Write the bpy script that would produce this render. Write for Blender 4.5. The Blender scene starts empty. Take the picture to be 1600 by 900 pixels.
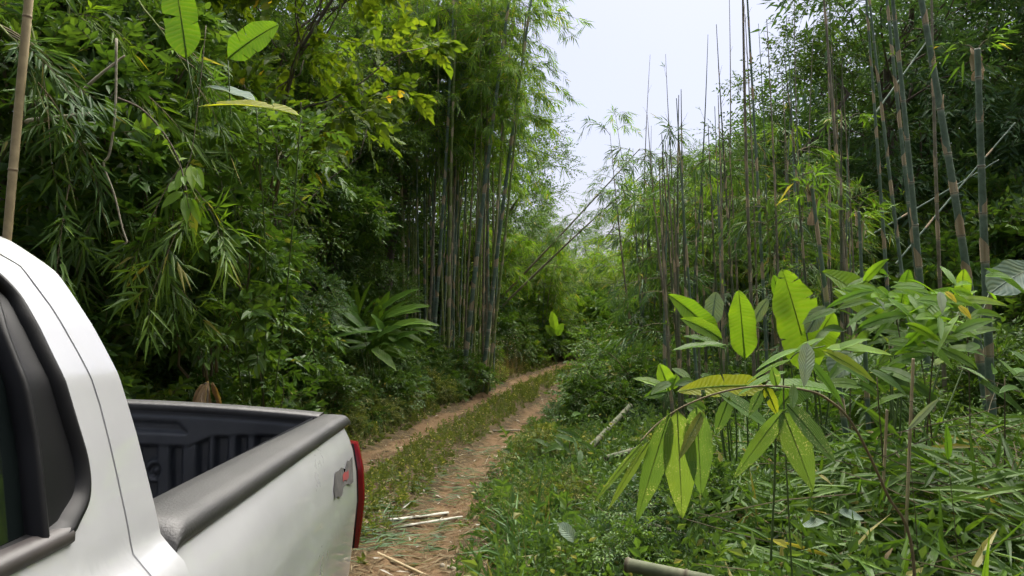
import bpy, math, random
import numpy as np
from mathutils import Vector, Matrix

rng = np.random.default_rng(11)
random.seed(11)
SC = bpy.context.scene
COL = SC.collection

# ------------------------------------------------------------------ camera, sky, sun, exposure
CAM_H = 1.62
FPX = 1142.0                      # focal length in pixels of the 1600 px wide photograph
cam_d = bpy.data.cameras.new('camera')
cam_d.sensor_width = 36.0
cam_d.lens = 36.0 * FPX / 1600.0
cam_d.clip_start = 0.02
cam_d.clip_end = 2000.0
cam = bpy.data.objects.new('camera', cam_d)
COL.objects.link(cam)
cam.location = (0, 0, CAM_H)
cam.rotation_euler = (math.radians(90), 0, 0)
SC.camera = cam

SUN_EL, SUN_AZ = 60.0, 22.0       # hazy sun high ahead of the camera, to the right of the view axis
world = bpy.data.worlds.new('World')
SC.world = world
world.use_nodes = True
wn, wl = world.node_tree.nodes, world.node_tree.links
wn.clear()
w_out = wn.new('ShaderNodeOutputWorld')
w_bg = wn.new('ShaderNodeBackground')
w_sky = wn.new('ShaderNodeTexSky')
w_sky.sky_type = 'NISHITA'
w_sky.sun_disc = False
w_sky.sun_elevation = math.radians(SUN_EL)
w_sky.sun_rotation = math.radians(SUN_AZ)
w_sky.air_density = 1.0
w_sky.dust_density = 4.0
w_sky.ozone_density = 1.5
w_mix = wn.new('ShaderNodeMix')
w_mix.data_type = 'RGBA'
w_mix.inputs[0].default_value = 0.64
w_mix.inputs[7].default_value = (3.6, 3.68, 4.7, 1)      # even thin cloud over the whole sky
wl.new(w_sky.outputs[0], w_mix.inputs[6])
wl.new(w_mix.outputs[2], w_bg.inputs[0])
w_bg.inputs[1].default_value = 0.05
wl.new(w_bg.outputs[0], w_out.inputs[0])

sun_d = bpy.data.lights.new('sun', 'SUN')
sun_d.energy = 3.1
sun_d.angle = math.radians(70)
sun_d.color = (1.0, 0.95, 0.86)
sun = bpy.data.objects.new('sun', sun_d)
COL.objects.link(sun)
_el, _az = math.radians(SUN_EL), math.radians(SUN_AZ)
to_sun = Vector((math.sin(_az) * math.cos(_el), math.cos(_az) * math.cos(_el), math.sin(_el)))
sun.rotation_euler = to_sun.to_track_quat('Z', 'Y').to_euler()
sun.location = (0, 0, 30)

SC.view_settings.view_transform = 'Standard'
SC.view_settings.look = 'None'
SC.view_settings.gamma = 1.0
SC.view_settings.use_curve_mapping = False
SC.view_settings.exposure = 2.05
SC.render.engine = 'CYCLES'
SC.cycles.max_bounces = 7
SC.cycles.diffuse_bounces = 5
SC.cycles.glossy_bounces = 2
SC.cycles.transmission_bounces = 3
SC.cycles.transparent_max_bounces = 4
SC.cycles.use_light_tree = False
SC.cycles.caustics_reflective = False
SC.cycles.caustics_refractive = False
SC.cycles.sample_clamp_indirect = 4.0
SC.cycles.use_adaptive_sampling = True
SC.cycles.adaptive_threshold = 0.05
SC.cycles.use_denoising = True
SC.cycles.denoiser = 'OPENIMAGEDENOISE'
SC.cycles.denoising_input_passes = 'RGB_ALBEDO_NORMAL'

# ------------------------------------------------------------------ general helpers
def at(px, py, d):
    """World point at distance d along the view axis that lies on the photograph's pixel (px, py)."""
    return np.array([(px - 800.0) * d / FPX, d, CAM_H - (py - 450.0) * d / FPX])

def unit(a):
    a = np.asarray(a, float)
    n = np.linalg.norm(a, axis=-1, keepdims=True)
    return a / np.maximum(n, 1e-9)

def sstep(a, b, x):
    t = np.clip((np.asarray(x, float) - a) / (b - a), 0, 1)
    return t * t * (3 - 2 * t)

class Geo:
    """Collects triangles with a per-vertex tint and a per-face material slot."""
    def __init__(self):
        self.V, self.F, self.T, self.M, self.U = [], [], [], [], []
        self.n = 0
    def add(self, V, F, tint=0.5, mat=0, uv=None):
        V = np.asarray(V, float).reshape(-1, 3)
        F = np.asarray(F, int).reshape(-1, 3)
        self.V.append(V)
        self.F.append(F + self.n)
        self.T.append(np.broadcast_to(np.asarray(tint, float), (len(V),)))
        self.M.append(np.broadcast_to(np.asarray(mat, int), (len(F),)))
        self.U.append(np.zeros((len(V), 2)) if uv is None else np.asarray(uv, float))
        self.n += len(V)
    def mesh(self, name, mats, smooth=True, origin=(0, 0, 0)):
        me = bpy.data.meshes.new(name)
        V = np.concatenate(self.V) - np.asarray(origin, float)
        F = np.concatenate(self.F)
        T = np.concatenate(self.T)
        M = np.concatenate(self.M)
        U = np.concatenate(self.U)
        nf = len(F)
        me.vertices.add(len(V))
        me.vertices.foreach_set('co', V.ravel().astype(np.float32))
        me.loops.add(nf * 3)
        me.loops.foreach_set('vertex_index', F.ravel().astype(np.int32))
        me.polygons.add(nf)
        me.polygons.foreach_set('loop_start', np.arange(0, nf * 3, 3, dtype=np.int32))
        me.polygons.foreach_set('loop_total', np.full(nf, 3, dtype=np.int32))
        me.polygons.foreach_set('material_index', M.astype(np.int32))
        me.polygons.foreach_set('use_smooth', np.full(nf, bool(smooth)))
        a = me.attributes.new('tint', 'FLOAT', 'POINT')
        a.data.foreach_set('value', T.astype(np.float32))
        uvl = me.uv_layers.new(name='UVMap')
        uvl.data.foreach_set('uv', U[F.ravel()].ravel().astype(np.float32))
        for m in (mats if isinstance(mats, (list, tuple)) else [mats]):
            me.materials.append(m)
        me.update(calc_edges=True)
        return me

def link(name, data, parent=None, loc=None):
    o = bpy.data.objects.new(name, data)
    COL.objects.link(o)
    if parent is not None:
        o.parent = parent
    if loc is not None:
        o.location = loc
    return o

def tag(o, label=None, cat=None, group=None, kind=None):
    if label: o['label'] = label
    if cat: o['category'] = cat
    if group: o['group'] = group
    if kind: o['kind'] = kind
    return o

def thing(name, label, cat, loc=(0, 0, 0), group=None):
    o = link(name, None, None, loc)
    o.empty_display_size = 0.1
    return tag(o, label, cat, group)

def tube(P, R, seg=6, cap=True):
    """Triangulated tube along points P (n,3) with radii R (n,)."""
    P = np.asarray(P, float); n = len(P)
    R = np.broadcast_to(np.asarray(R, float), (n,))
    T = np.gradient(P, axis=0); T = unit(T)
    ref = np.array([0.0, 0.0, 1.0]) if abs(T[0][2]) < 0.9 else np.array([1.0, 0.0, 0.0])
    A = unit(np.cross(T, ref)); B = np.cross(T, A)
    th = np.linspace(0, 2 * math.pi, seg, endpoint=False)
    V = P[:, None, :] + R[:, None, None] * (np.cos(th)[None, :, None] * A[:, None, :] + np.sin(th)[None, :, None] * B[:, None, :])
    V = V.reshape(-1, 3)
    i = np.arange(n - 1)[:, None] * seg; j = np.arange(seg)[None, :]; k = (j + 1) % seg
    a, b, c, d = i + j, i + k, i + seg + k, i + seg + j
    F = np.concatenate([np.stack([a, b, c], -1).reshape(-1, 3), np.stack([a, c, d], -1).reshape(-1, 3)])
    if cap:
        V = np.concatenate([V, P[[0]], P[[-1]]])
        c0, c1 = n * seg, n * seg + 1
        jj = np.arange(seg); kk = (jj + 1) % seg
        F = np.concatenate([F, np.stack([kk, jj, np.full(seg, c0)], -1), np.stack([(n - 1) * seg + jj, (n - 1) * seg + kk, np.full(seg, c1)], -1)])
    return V, F

def bez(a, b, c, n=12):
    t = np.linspace(0, 1, n)[:, None]
    return (1 - t) ** 2 * np.asarray(a, float) + 2 * t * (1 - t) * np.asarray(b, float) + t * t * np.asarray(c, float)

def poly(pts, n=40):
    """Smooth Catmull-Rom curve through pts."""
    P = np.asarray(pts, float)
    P = np.concatenate([[2 * P[0] - P[1]], P, [2 * P[-1] - P[-2]]])
    m = len(P) - 3
    out = []
    for u in np.linspace(0, m - 1e-6, n):
        i = int(u); t = u - i
        p0, p1, p2, p3 = P[i:i + 4]
        out.append(0.5 * ((2 * p1) + (-p0 + p2) * t + (2 * p0 - 5 * p1 + 4 * p2 - p3) * t * t + (-p0 + 3 * p1 - 3 * p2 + p3) * t ** 3))
    return np.array(out)

def grid_faces(nr, nc):
    i = np.arange(nr - 1)[:, None] * nc; j = np.arange(nc - 1)[None, :]
    a, b, c, d = i + j, i + j + 1, i + nc + j + 1, i + nc + j
    return np.concatenate([np.stack([a, b, c], -1).reshape(-1, 3), np.stack([a, c, d], -1).reshape(-1, 3)])

# ------------------------------------------------------------------ materials
def new_mat(name):
    m = bpy.data.materials.new(name)
    m.use_nodes = True
    nt = m.node_tree
    b = nt.nodes['Principled BSDF']
    return m, nt.nodes, nt.links, b, nt.nodes['Material Output']

def ramp(nodes, stops, interp='LINEAR'):
    r = nodes.new('ShaderNodeValToRGB')
    r.color_ramp.interpolation = interp
    e = r.color_ramp.elements
    while len(e) > 1: e.remove(e[0])
    e[0].position = stops[0][0]; e[0].color = (*stops[0][1], 1)
    for p, c in stops[1:]:
        x = e.new(p); x.color = (*c, 1)
    return r

def noise(nodes, links, scale, detail=3, rough=0.55, coord='Object', vec=None):
    n = nodes.new('ShaderNodeTexNoise')
    n.inputs['Scale'].default_value = scale
    n.inputs['Detail'].default_value = detail
    n.inputs['Roughness'].default_value = rough
    if vec is None:
        t = nodes.new('ShaderNodeTexCoord')
        vec = t.outputs[coord]
    links.new(vec, n.inputs['Vector'])
    return n

def leaf_mat(name, stops, trans=0.3, rough=0.45, tr_gain=(1.5, 1.45, 0.55), spec=0.22, vary=0.22, veins=None, speckle=0.0):
    m, N, L, b, out = new_mat(name)
    a = N.new('ShaderNodeAttribute'); a.attribute_name = 'tint'
    r = ramp(N, stops)
    L.new(a.outputs['Fac'], r.inputs[0])
    oi = N.new('ShaderNodeObjectInfo')
    mp = N.new('ShaderNodeMapRange')
    mp.inputs['To Min'].default_value = 1 - vary; mp.inputs['To Max'].default_value = 1 + vary
    L.new(oi.outputs['Random'], mp.inputs['Value'])
    mul = N.new('ShaderNodeMix'); mul.data_type = 'RGBA'; mul.blend_type = 'MULTIPLY'; mul.inputs[0].default_value = 1
    L.new(r.outputs[0], mul.inputs[6]); L.new(mp.outputs[0], mul.inputs[7])
    col = mul.outputs[2]
    if veins:
        uv = N.new('ShaderNodeTexCoord')
        sep = N.new('ShaderNodeSeparateXYZ'); L.new(uv.outputs['UV'], sep.inputs[0])
        # midrib: |v - .5| small
        s1 = N.new('ShaderNodeMath'); s1.operation = 'SUBTRACT'; s1.inputs[1].default_value = 0.5
        L.new(sep.outputs['Y'], s1.inputs[0])
        ab = N.new('ShaderNodeMath'); ab.operation = 'ABSOLUTE'; L.new(s1.outputs[0], ab.inputs[0])
        rib = N.new('ShaderNodeMapRange'); rib.inputs['From Min'].default_value = 0.012; rib.inputs['From Max'].default_value = 0.035
        rib.inputs['To Min'].default_value = 1; rib.inputs['To Max'].default_value = 0
        L.new(ab.outputs[0], rib.inputs['Value'])
        # side veins
        ph = N.new('ShaderNodeMath'); ph.operation = 'MULTIPLY_ADD'
        w = N.new('ShaderNodeMath'); w.operation = 'MULTIPLY'; w.inputs[1].default_value = veins[0]
        L.new(sep.outputs['X'], w.inputs[0])
        ph.inputs[1].default_value = veins[1]
        L.new(ab.outputs[0], ph.inputs[0]); L.new(w.outputs[0], ph.inputs[2])
        sn = N.new('ShaderNodeMath'); sn.operation = 'SINE'; L.new(ph.outputs[0], sn.inputs[0])
        vm = N.new('ShaderNodeMapRange'); vm.inputs['From Min'].default_value = 0.2; vm.inputs['From Max'].default_value = 1.0
        vm.inputs['To Max'].default_value = 0.22
        L.new(sn.outputs[0], vm.inputs['Value'])
        mx = N.new('ShaderNodeMath'); mx.operation = 'MAXIMUM'
        rb2 = N.new('ShaderNodeMath'); rb2.operation = 'MULTIPLY'; rb2.inputs[1].default_value = 0.7
        L.new(rib.outputs[0], rb2.inputs[0])
        L.new(rb2.outputs[0], mx.inputs[0]); L.new(vm.outputs[0], mx.inputs[1])
        mv = N.new('ShaderNodeMix'); mv.data_type = 'RGBA'
        L.new(mx.outputs[0], mv.inputs[0]); L.new(col, mv.inputs[6]); mv.inputs[7].default_value = (*veins[2], 1)
        col = mv.outputs[2]
        bp = N.new('ShaderNodeBump'); bp.inputs['Strength'].default_value = 0.35; bp.inputs['Distance'].default_value = 0.004
        L.new(sn.outputs[0], bp.inputs['Height']); L.new(bp.outputs[0], b.inputs['Normal'])
        # blotches of wear and age with a shape of their own
        nz = noise(N, L, 9.0, 4, 0.6)
        bm = ramp(N, [(0.0, (0.75, 0.75, 0.7)), (0.5, (1, 1, 1)), (0.72, (1.25, 1.1, 0.8)), (0.9, (1.5, 1.2, 0.7))])
        L.new(nz.outputs[0], bm.inputs[0])
        m3 = N.new('ShaderNodeMix'); m3.data_type = 'RGBA'; m3.blend_type = 'MULTIPLY'; m3.inputs[0].default_value = 0.8
        L.new(col, m3.inputs[6]); L.new(bm.outputs[0], m3.inputs[7])
        col = m3.outputs[2]
        if speckle > 0:
            vz = noise(N, L, 170, 2, .6)
            sp = N.new('ShaderNodeMapRange'); sp.inputs['From Min'].default_value = 0.56; sp.inputs['From Max'].default_value = 0.66
            sp.inputs['To Min'].default_value = 0; sp.inputs['To Max'].default_value = speckle
            L.new(vz.outputs[0], sp.inputs['Value'])
            n2 = noise(N, L, 14, 2)
            sp2 = N.new('ShaderNodeMapRange'); sp2.inputs['From Min'].default_value = 0.45; sp2.inputs['From Max'].default_value = 0.62
            L.new(n2.outputs[0], sp2.inputs['Value'])
            spm = N.new('ShaderNodeMath'); spm.operation = 'MULTIPLY'
            L.new(sp.outputs[0], spm.inputs[0]); L.new(sp2.outputs[0], spm.inputs[1])
            m4 = N.new('ShaderNodeMix'); m4.data_type = 'RGBA'; L.new(spm.outputs[0], m4.inputs[0])
            L.new(col, m4.inputs[6]); m4.inputs[7].default_value = (0.45, 0.45, 0.28, 1)
            col = m4.outputs[2]
    normal = b.inputs['Normal'].links[0].from_socket if b.inputs['Normal'].links else None
    N.remove(b)
    df = N.new('ShaderNodeBsdfDiffuse'); L.new(col, df.inputs[0])
    tr = N.new('ShaderNodeBsdfTranslucent')
    tm = N.new('ShaderNodeMix'); tm.data_type = 'RGBA'; tm.blend_type = 'MULTIPLY'; tm.inputs[0].default_value = 1
    L.new(col, tm.inputs[6]); tm.inputs[7].default_value = (*tr_gain, 1)
    L.new(tm.outputs[2], tr.inputs[0])
    mix = N.new('ShaderNodeMixShader'); mix.inputs[0].default_value = trans
    L.new(df.outputs[0], mix.inputs[1]); L.new(tr.outputs[0], mix.inputs[2])
    gs = N.new('ShaderNodeBsdfGlossy'); gs.inputs['Roughness'].default_value = rough; gs.inputs[0].default_value = (1, 1, 1, 1)
    m2 = N.new('ShaderNodeMixShader'); m2.inputs[0].default_value = .10 * spec
    L.new(mix.outputs[0], m2.inputs[1]); L.new(gs.outputs[0], m2.inputs[2])
    if normal is not None:
        for q in (df, gs): L.new(normal, q.inputs['Normal'])
    L.new(m2.outputs[0], out.inputs[0])
    return m

def plain_mat(name, col, rough=0.5, spec=0.5, metal=0.0, bump=None, vary=None, coat=0.0):
    """vary = (scale, dark colour, light colour); bump = (scale, strength, distance)"""
    m, N, L, b, out = new_mat(name)
    b.inputs['Base Color'].default_value = (*col, 1)
    b.inputs['Roughness'].default_value = rough
    b.inputs['Specular IOR Level'].default_value = spec
    b.inputs['Metallic'].default_value = metal
    b.inputs['Coat Weight'].default_value = coat
    if vary:
        n = noise(N, L, vary[0], 5, 0.6)
        r = ramp(N, [(0.3, vary[1]), (0.7, vary[2])])
        L.new(n.outputs[0], r.inputs[0]); L.new(r.outputs[0], b.inputs['Base Color'])
    if bump:
        n = noise(N, L, bump[0], 4, 0.6)
        bp = N.new('ShaderNodeBump'); bp.inputs['Strength'].default_value = bump[1]; bp.inputs['Distance'].default_value = bump[2]
        L.new(n.outputs[0], bp.inputs['Height']); L.new(bp.outputs[0], b.inputs['Normal'])
    return m

def tint_mat(name, stops, rough=0.6, spec=0.3, bump=None, noise_amt=0.0, noise_scale=20.0):
    m, N, L, b, out = new_mat(name)
    a = N.new('ShaderNodeAttribute'); a.attribute_name = 'tint'
    r = ramp(N, stops); L.new(a.outputs['Fac'], r.inputs[0])
    col = r.outputs[0]
    if noise_amt:
        n = noise(N, L, noise_scale, 5, 0.65)
        mp = N.new('ShaderNodeMapRange'); mp.inputs['From Min'].default_value = 0.25; mp.inputs['From Max'].default_value = 0.75
        mp.inputs['To Min'].default_value = 1 - noise_amt; mp.inputs['To Max'].default_value = 1 + noise_amt
        L.new(n.outputs[0], mp.inputs['Value'])
        mul = N.new('ShaderNodeMix'); mul.data_type = 'RGBA'; mul.blend_type = 'MULTIPLY'; mul.inputs[0].default_value = 1
        L.new(col, mul.inputs[6]); L.new(mp.outputs[0], mul.inputs[7]); col = mul.outputs[2]
    L.new(col, b.inputs['Base Color'])
    b.inputs['Roughness'].default_value = rough
    b.inputs['Specular IOR Level'].default_value = spec
    if bump:
        n = noise(N, L, bump[0], 4, 0.6)
        bp = N.new('ShaderNodeBump'); bp.inputs['Strength'].default_value = bump[1]; bp.inputs['Distance'].default_value = bump[2]
        L.new(n.outputs[0], bp.inputs['Height']); L.new(bp.outputs[0], b.inputs['Normal'])
    return m

MAT = {}
def greens(d, m, l, y=None):
    s = [(0.0, d), (0.5, m), (0.9, l)]
    if y: s.append((1.0, y))
    return s
MAT['bamboo_leaf'] = leaf_mat('bamboo_leaf', greens((.045, .095, .018), (.075, .15, .022), (.12, .21, .03), (.26, .24, .06)), .38)
MAT['bamboo_leaf_bright'] = leaf_mat('bamboo_leaf_bright', greens((.075, .15, .018), (.12, .22, .022), (.18, .29, .03), (.3, .28, .05)), .42)
MAT['bamboo_leaf_dark'] = leaf_mat('bamboo_leaf_dark', greens((.038, .085, .028), (.06, .12, .036), (.09, .165, .042), (.19, .18, .07)), .34)
MAT['leaf_dark'] = leaf_mat('leaf_dark', greens((.042, .086, .018), (.066, .13, .024), (.11, .185, .034)), .34, .4)
MAT['leaf_blue'] = leaf_mat('leaf_blue', greens((.038, .085, .034), (.06, .125, .044), (.095, .17, .056)), .3, .42)
MAT['leaf_mid'] = leaf_mat('leaf_mid', greens((.04, .085, .018), (.065, .135, .023), (.11, .20, .03), (.2, .22, .05)), .34, .4)
MAT['leaf_bright'] = leaf_mat('leaf_bright', greens((.07, .14, .016), (.11, .2, .02), (.17, .27, .03), (.24, .27, .05)), .42, .42)
MAT['leaf_yellow'] = leaf_mat('leaf_yellow', greens((.07, .13, .014), (.12, .19, .018), (.19, .255, .025), (.40, .3, .04)), .45, .45)
MAT['weed'] = leaf_mat('weed', greens((.055, .105, .022), (.095, .16, .03), (.15, .21, .045), (.36, .35, .13)), .34, .6, spec=.12)
MAT['weed_olive'] = leaf_mat('weed_olive', greens((.085, .12, .03), (.135, .175, .045), (.2, .23, .075), (.42, .40, .18)), .36, .6, spec=.1)
MAT['weed_dark'] = leaf_mat('weed_dark', greens((.045, .095, .024), (.075, .14, .032), (.12, .19, .045), (.25, .25, .1)), .34, .55, spec=.25)
MAT['dry_weed'] = leaf_mat('dry_weed', greens((.14, .11, .06), (.20, .155, .09), (.27, .22, .14), (.5, .48, .42)), .3, .8, spec=.1)
MAT['twig'] = tint_mat('twig', [(0, (.05, .045, .025)), (1, (.16, .13, .07))], .75, .2)
MAT['green_stem'] = tint_mat('green_stem', [(0, (.06, .10, .03)), (1, (.2, .24, .09))], .5, .3)
MAT['bark'] = tint_mat('bark', [(0, (.06, .05, .038)), (1, (.15, .125, .095))], .85, .15, bump=(30, .6, .02), noise_amt=.45, noise_scale=9)
# ------------------------------------------------------------------ terrain
_ky = np.array([-40, -10, 0, 2, 5, 10, 13, 15, 18.5, 22, 26, 32, 45, 80.])
_kc = np.array([-1.5, -1.3, -1.32, -1.36, -1.45, -1.12, -.5, 0.0, .95, 2.3, 4.6, 9.5, 24, 70.])
_yy = np.linspace(-40, 80, 1201)
_cc = np.interp(_yy, _ky, _kc)
_k = np.ones(21) / 21
_cc[10:-10] = np.convolve(_cc, _k, 'valid')
def road_c(y): return np.interp(y, _yy, _cc)
_pp = np.interp(_yy, [-40, -8, 10.2, 12.5, 30, 80], [.52, .52, -.663, -.715, -.73, -.2])
_pp[10:-10] = np.convolve(_pp, _k, 'valid')
def hsh(x, y, f, s=0.0):
    return np.sin(x * f + s) * np.cos(y * f * 1.13 + s * 1.7) + .5 * np.sin(x * f * 2.3 + 1.3 + s) * np.sin(y * f * 1.9 + .4 + s)
def gz(x, y):
    x = np.asarray(x, float); y = np.asarray(y, float)
    c = road_c(y); slope = np.clip(np.gradient(_cc, _yy), -2, 2)
    sl = np.interp(y, _yy, slope)
    s = (x - c) / np.sqrt(1 + sl * sl)
    z = np.interp(y, _yy, _pp)
    z = z + 0.04 * np.clip(-x, 0, 3) * (1 - sstep(4, 9, y))
    z = z + sstep(1.3, 3.4, -s) * .75 + np.clip(-s - 3.4, 0, 14) * .22
    z = z + sstep(1.6, 4.0, s) * .22 * sstep(3, 9, y) + np.clip(s - 5.5, 0, 45) * .42 * sstep(7, 17, y) * (1 - .75 * sstep(24, 40, y))
    a = np.abs(s)
    z = z - .075 * np.exp(-((a - .73) / .26) ** 2) + .02 * np.exp(-(s / .3) ** 2)
    off = sstep(1.0, 1.8, a)
    z = z + hsh(x, y, 1.3) * .035 * off + hsh(x, y, 4.1, 2.) * .012
    return z
def road_s(x, y):
    sl = np.interp(y, _yy, np.clip(np.gradient(_cc, _yy), -2, 2))
    return (x - road_c(y)) / np.sqrt(1 + sl * sl)

def soil_material():
    m, N, L, b, out = new_mat('forest_soil')
    n1 = noise(N, L, 1.3, 6, .62); n2 = noise(N, L, 22, 5, .7)
    r = ramp(N, [(.3, (.045, .036, .022)), (.5, (.085, .062, .036)), (.68, (.06, .07, .028)), (.8, (.11, .085, .05))])
    L.new(n1.outputs[0], r.inputs[0])
    r2 = ramp(N, [(.3, (.55, .55, .55)), (.7, (1.35, 1.3, 1.2))]); L.new(n2.outputs[0], r2.inputs[0])
    mx = N.new('ShaderNodeMix'); mx.data_type = 'RGBA'; mx.blend_type = 'MULTIPLY'; mx.inputs[0].default_value = 1
    L.new(r.outputs[0], mx.inputs[6]); L.new(r2.outputs[0], mx.inputs[7]); L.new(mx.outputs[2], b.inputs['Base Color'])
    b.inputs['Roughness'].default_value = .95; b.inputs['Specular IOR Level'].default_value = .1
    bp = N.new('ShaderNodeBump'); bp.inputs['Strength'].default_value = .8; bp.inputs['Distance'].default_value = .05
    L.new(n2.outputs[0], bp.inputs['Height']); L.new(bp.outputs[0], b.inputs['Normal'])
    return m
def track_material():
    m, N, L, b, out = new_mat('track_earth')
    a = N.new('ShaderNodeAttribute'); a.attribute_name = 'tint'
    n1 = noise(N, L, 2.2, 6, .65); n2 = noise(N, L, 38, 6, .72); n3 = noise(N, L, 7, 4, .6)
    dirt = ramp(N, [(.3, (.13, .08, .044)), (.45, (.20, .128, .07)), (.6, (.255, .17, .094)), (.75, (.30, .21, .125))])
    L.new(n1.outputs[0], dirt.inputs[0])
    soil = ramp(N, [(.3, (.07, .055, .03)), (.7, (.15, .11, .06))]); L.new(n3.outputs[0], soil.inputs[0])
    ad = N.new('ShaderNodeMath'); ad.operation = 'ADD'
    sc = N.new('ShaderNodeMath'); sc.operation = 'MULTIPLY_ADD'; sc.inputs[1].default_value = .9; sc.inputs[2].default_value = -.45
    L.new(n3.outputs[0], sc.inputs[0]); L.new(a.outputs['Fac'], ad.inputs[0]); L.new(sc.outputs[0], ad.inputs[1])
    mp = N.new('ShaderNodeMapRange'); mp.inputs['From Min'].default_value = .3; mp.inputs['From Max'].default_value = .62
    L.new(ad.outputs[0], mp.inputs['Value'])
    mx = N.new('ShaderNodeMix'); mx.data_type = 'RGBA'
    L.new(mp.outputs[0], mx.inputs[0]); L.new(soil.outputs[0], mx.inputs[6]); L.new(dirt.outputs[0], mx.inputs[7])
    r2 = ramp(N, [(.28, (.6, .58, .56)), (.5, (1, 1, 1)), (.75, (1.2, 1.2, 1.18))]); L.new(n2.outputs[0], r2.inputs[0])
    m2 = N.new('ShaderNodeMix'); m2.data_type = 'RGBA'; m2.blend_type = 'MULTIPLY'; m2.inputs[0].default_value = 1
    L.new(mx.outputs[2], m2.inputs[6]); L.new(r2.outputs[0], m2.inputs[7]); L.new(m2.outputs[2], b.inputs['Base Color'])
    b.inputs['Roughness'].default_value = .95; b.inputs['Specular IOR Level'].default_value = .1
    bp = N.new('ShaderNodeBump'); bp.inputs['Strength'].default_value = 1.0; bp.inputs['Distance'].default_value = .06
    L.new(n2.outputs[0], bp.inputs['Height']); L.new(bp.outputs[0], b.inputs['Normal'])
    return m
MAT['soil'] = soil_material(); MAT['track'] = track_material()

def sheet(name, xs, ys, zoff, mat, tintf=None):
    X, Y = np.meshgrid(xs, ys)
    V = np.stack([X, Y, gz(X, Y) + zoff], -1).reshape(-1, 3)
    g = Geo(); g.add(V, grid_faces(len(ys), len(xs)), 0 if tintf is None else tintf(X, Y).ravel())
    o = link(name, g.mesh(name, mat)); o['kind'] = 'structure'
    return o
_xs = np.concatenate([np.linspace(-420, -22, 14), np.arange(-20, 24, .3), np.linspace(26, 420, 16)])
_ysg = np.concatenate([np.linspace(-420, -14, 10), np.arange(-12, 36, .3), np.linspace(38, 600, 26)])
sheet('ground', _xs, _ysg, 0, MAT['soil'])
# the dirt track: a strip that follows the road line, ruts pressed into it
_ys = np.arange(-9, 34, .1); _ss = np.linspace(-1.45, 1.45, 42)
S, Yg = np.meshgrid(_ss, _ys)
_sl = np.interp(Yg, _yy, np.gradient(_cc, _yy)); _q = np.sqrt(1 + _sl ** 2)
jit = 1 + .08 * np.sin(Yg * 2.1) + .05 * np.sin(Yg * 5.3)
Xg = road_c(Yg) + S * jit / _q * 1.0
Yq = Yg - S * jit * _sl / _q
lift = .012 - .03 * sstep(1.2, 1.45, np.abs(S))
bumps = .016 * hsh(Xg, Yq, 7.0, 1.) + .010 * hsh(Xg, Yq, 19.0, .3) + .012 * np.sin(Yg * 42) * np.exp(-((np.abs(S) - .73) / .12) ** 2)
Z = gz(Xg, Yq) + lift + bumps * .6 + .01
rut = np.exp(-((np.abs(S) - .73) / .22) ** 2) * .75 + .08 + .25 * (1 - sstep(5.5, 7.5, Yg))
g = Geo(); g.add(np.stack([Xg, Yq, Z], -1).reshape(-1, 3), grid_faces(len(_ys), len(_ss)), rut.ravel())
o = link('dirt_track', g.mesh('dirt_track', MAT['track'])); o['kind'] = 'structure'
# ------------------------------------------------------------------ pickup truck
# truck space: u = metres to the left of the camera, v = metres towards the truck's rear, h = metres below the camera's height
UM = 1.30                                            # centre plane of the truck
_R = unit(np.array([-.053, .996, -.065]))
_Lf = np.array([-1, -.053, .036]); _Lf = unit(_Lf - _R * np.dot(_Lf, _R))
_U = unit(np.cross(-_Lf, _R))
if _U[2] < 0: _U = -_U
T_C0 = np.array([-UM, .25, 0.0])
_M = Matrix(((-_Lf[0], _R[0], _U[0], 0), (-_Lf[1], _R[1], _U[1], 0), (-_Lf[2], _R[2], _U[2], 0), (0, 0, 0, 1)))
truck = thing('pickup_truck', 'white double-cab pickup truck with black-lined open bed parked on the track', 'pickup truck')
_org = Vector((0, 0, CAM_H)) + (_M @ Vector((0, 0, -CAM_H)))
truck.matrix_world = Matrix.Translation(_org) @ _M @ Matrix.Translation(Vector(T_C0))

def tl(P):
    P = np.asarray(P, float)
    return np.stack([-P[..., 0], P[..., 1], CAM_H - P[..., 2]], -1) - T_C0
def mir(P):
    P = np.array(P, float); P[..., 0] = 2 * UM - P[..., 0]; return P
def tpart(name, patches, mat, parent=None, both=False, label=None):
    g = Geo()
    for P in patches:
        P = np.asarray(P, float)
        g.add(tl(P).reshape(-1, 3), grid_faces(P.shape[0], P.shape[1]))
        if both == 'in':
            Q = mir(P); g.add(tl(Q).reshape(-1, 3), grid_faces(P.shape[0], P.shape[1]))
    o = link(name, g.mesh(name, mat), parent or truck)
    if label: o['label'] = label
    if both is True:
        g = Geo()
        for P in patches:
            Q = mir(P); g.add(tl(Q).reshape(-1, 3), grid_faces(Q.shape[0], Q.shape[1]))
        o2 = link(name, g.mesh(name, mat), parent or truck)
        return o, o2
    return o
def solid(P, thick_vec):
    """a sheet and its offset back, edges closed: returns patches"""
    P = np.asarray(P, float); B = P + np.asarray(thick_vec, float)
    return [P, B, np.stack([P[0], B[0]]), np.stack([P[-1], B[-1]]), np.stack([P[:, 0], B[:, 0]]), np.stack([P[:, -1], B[:, -1]])]

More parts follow.
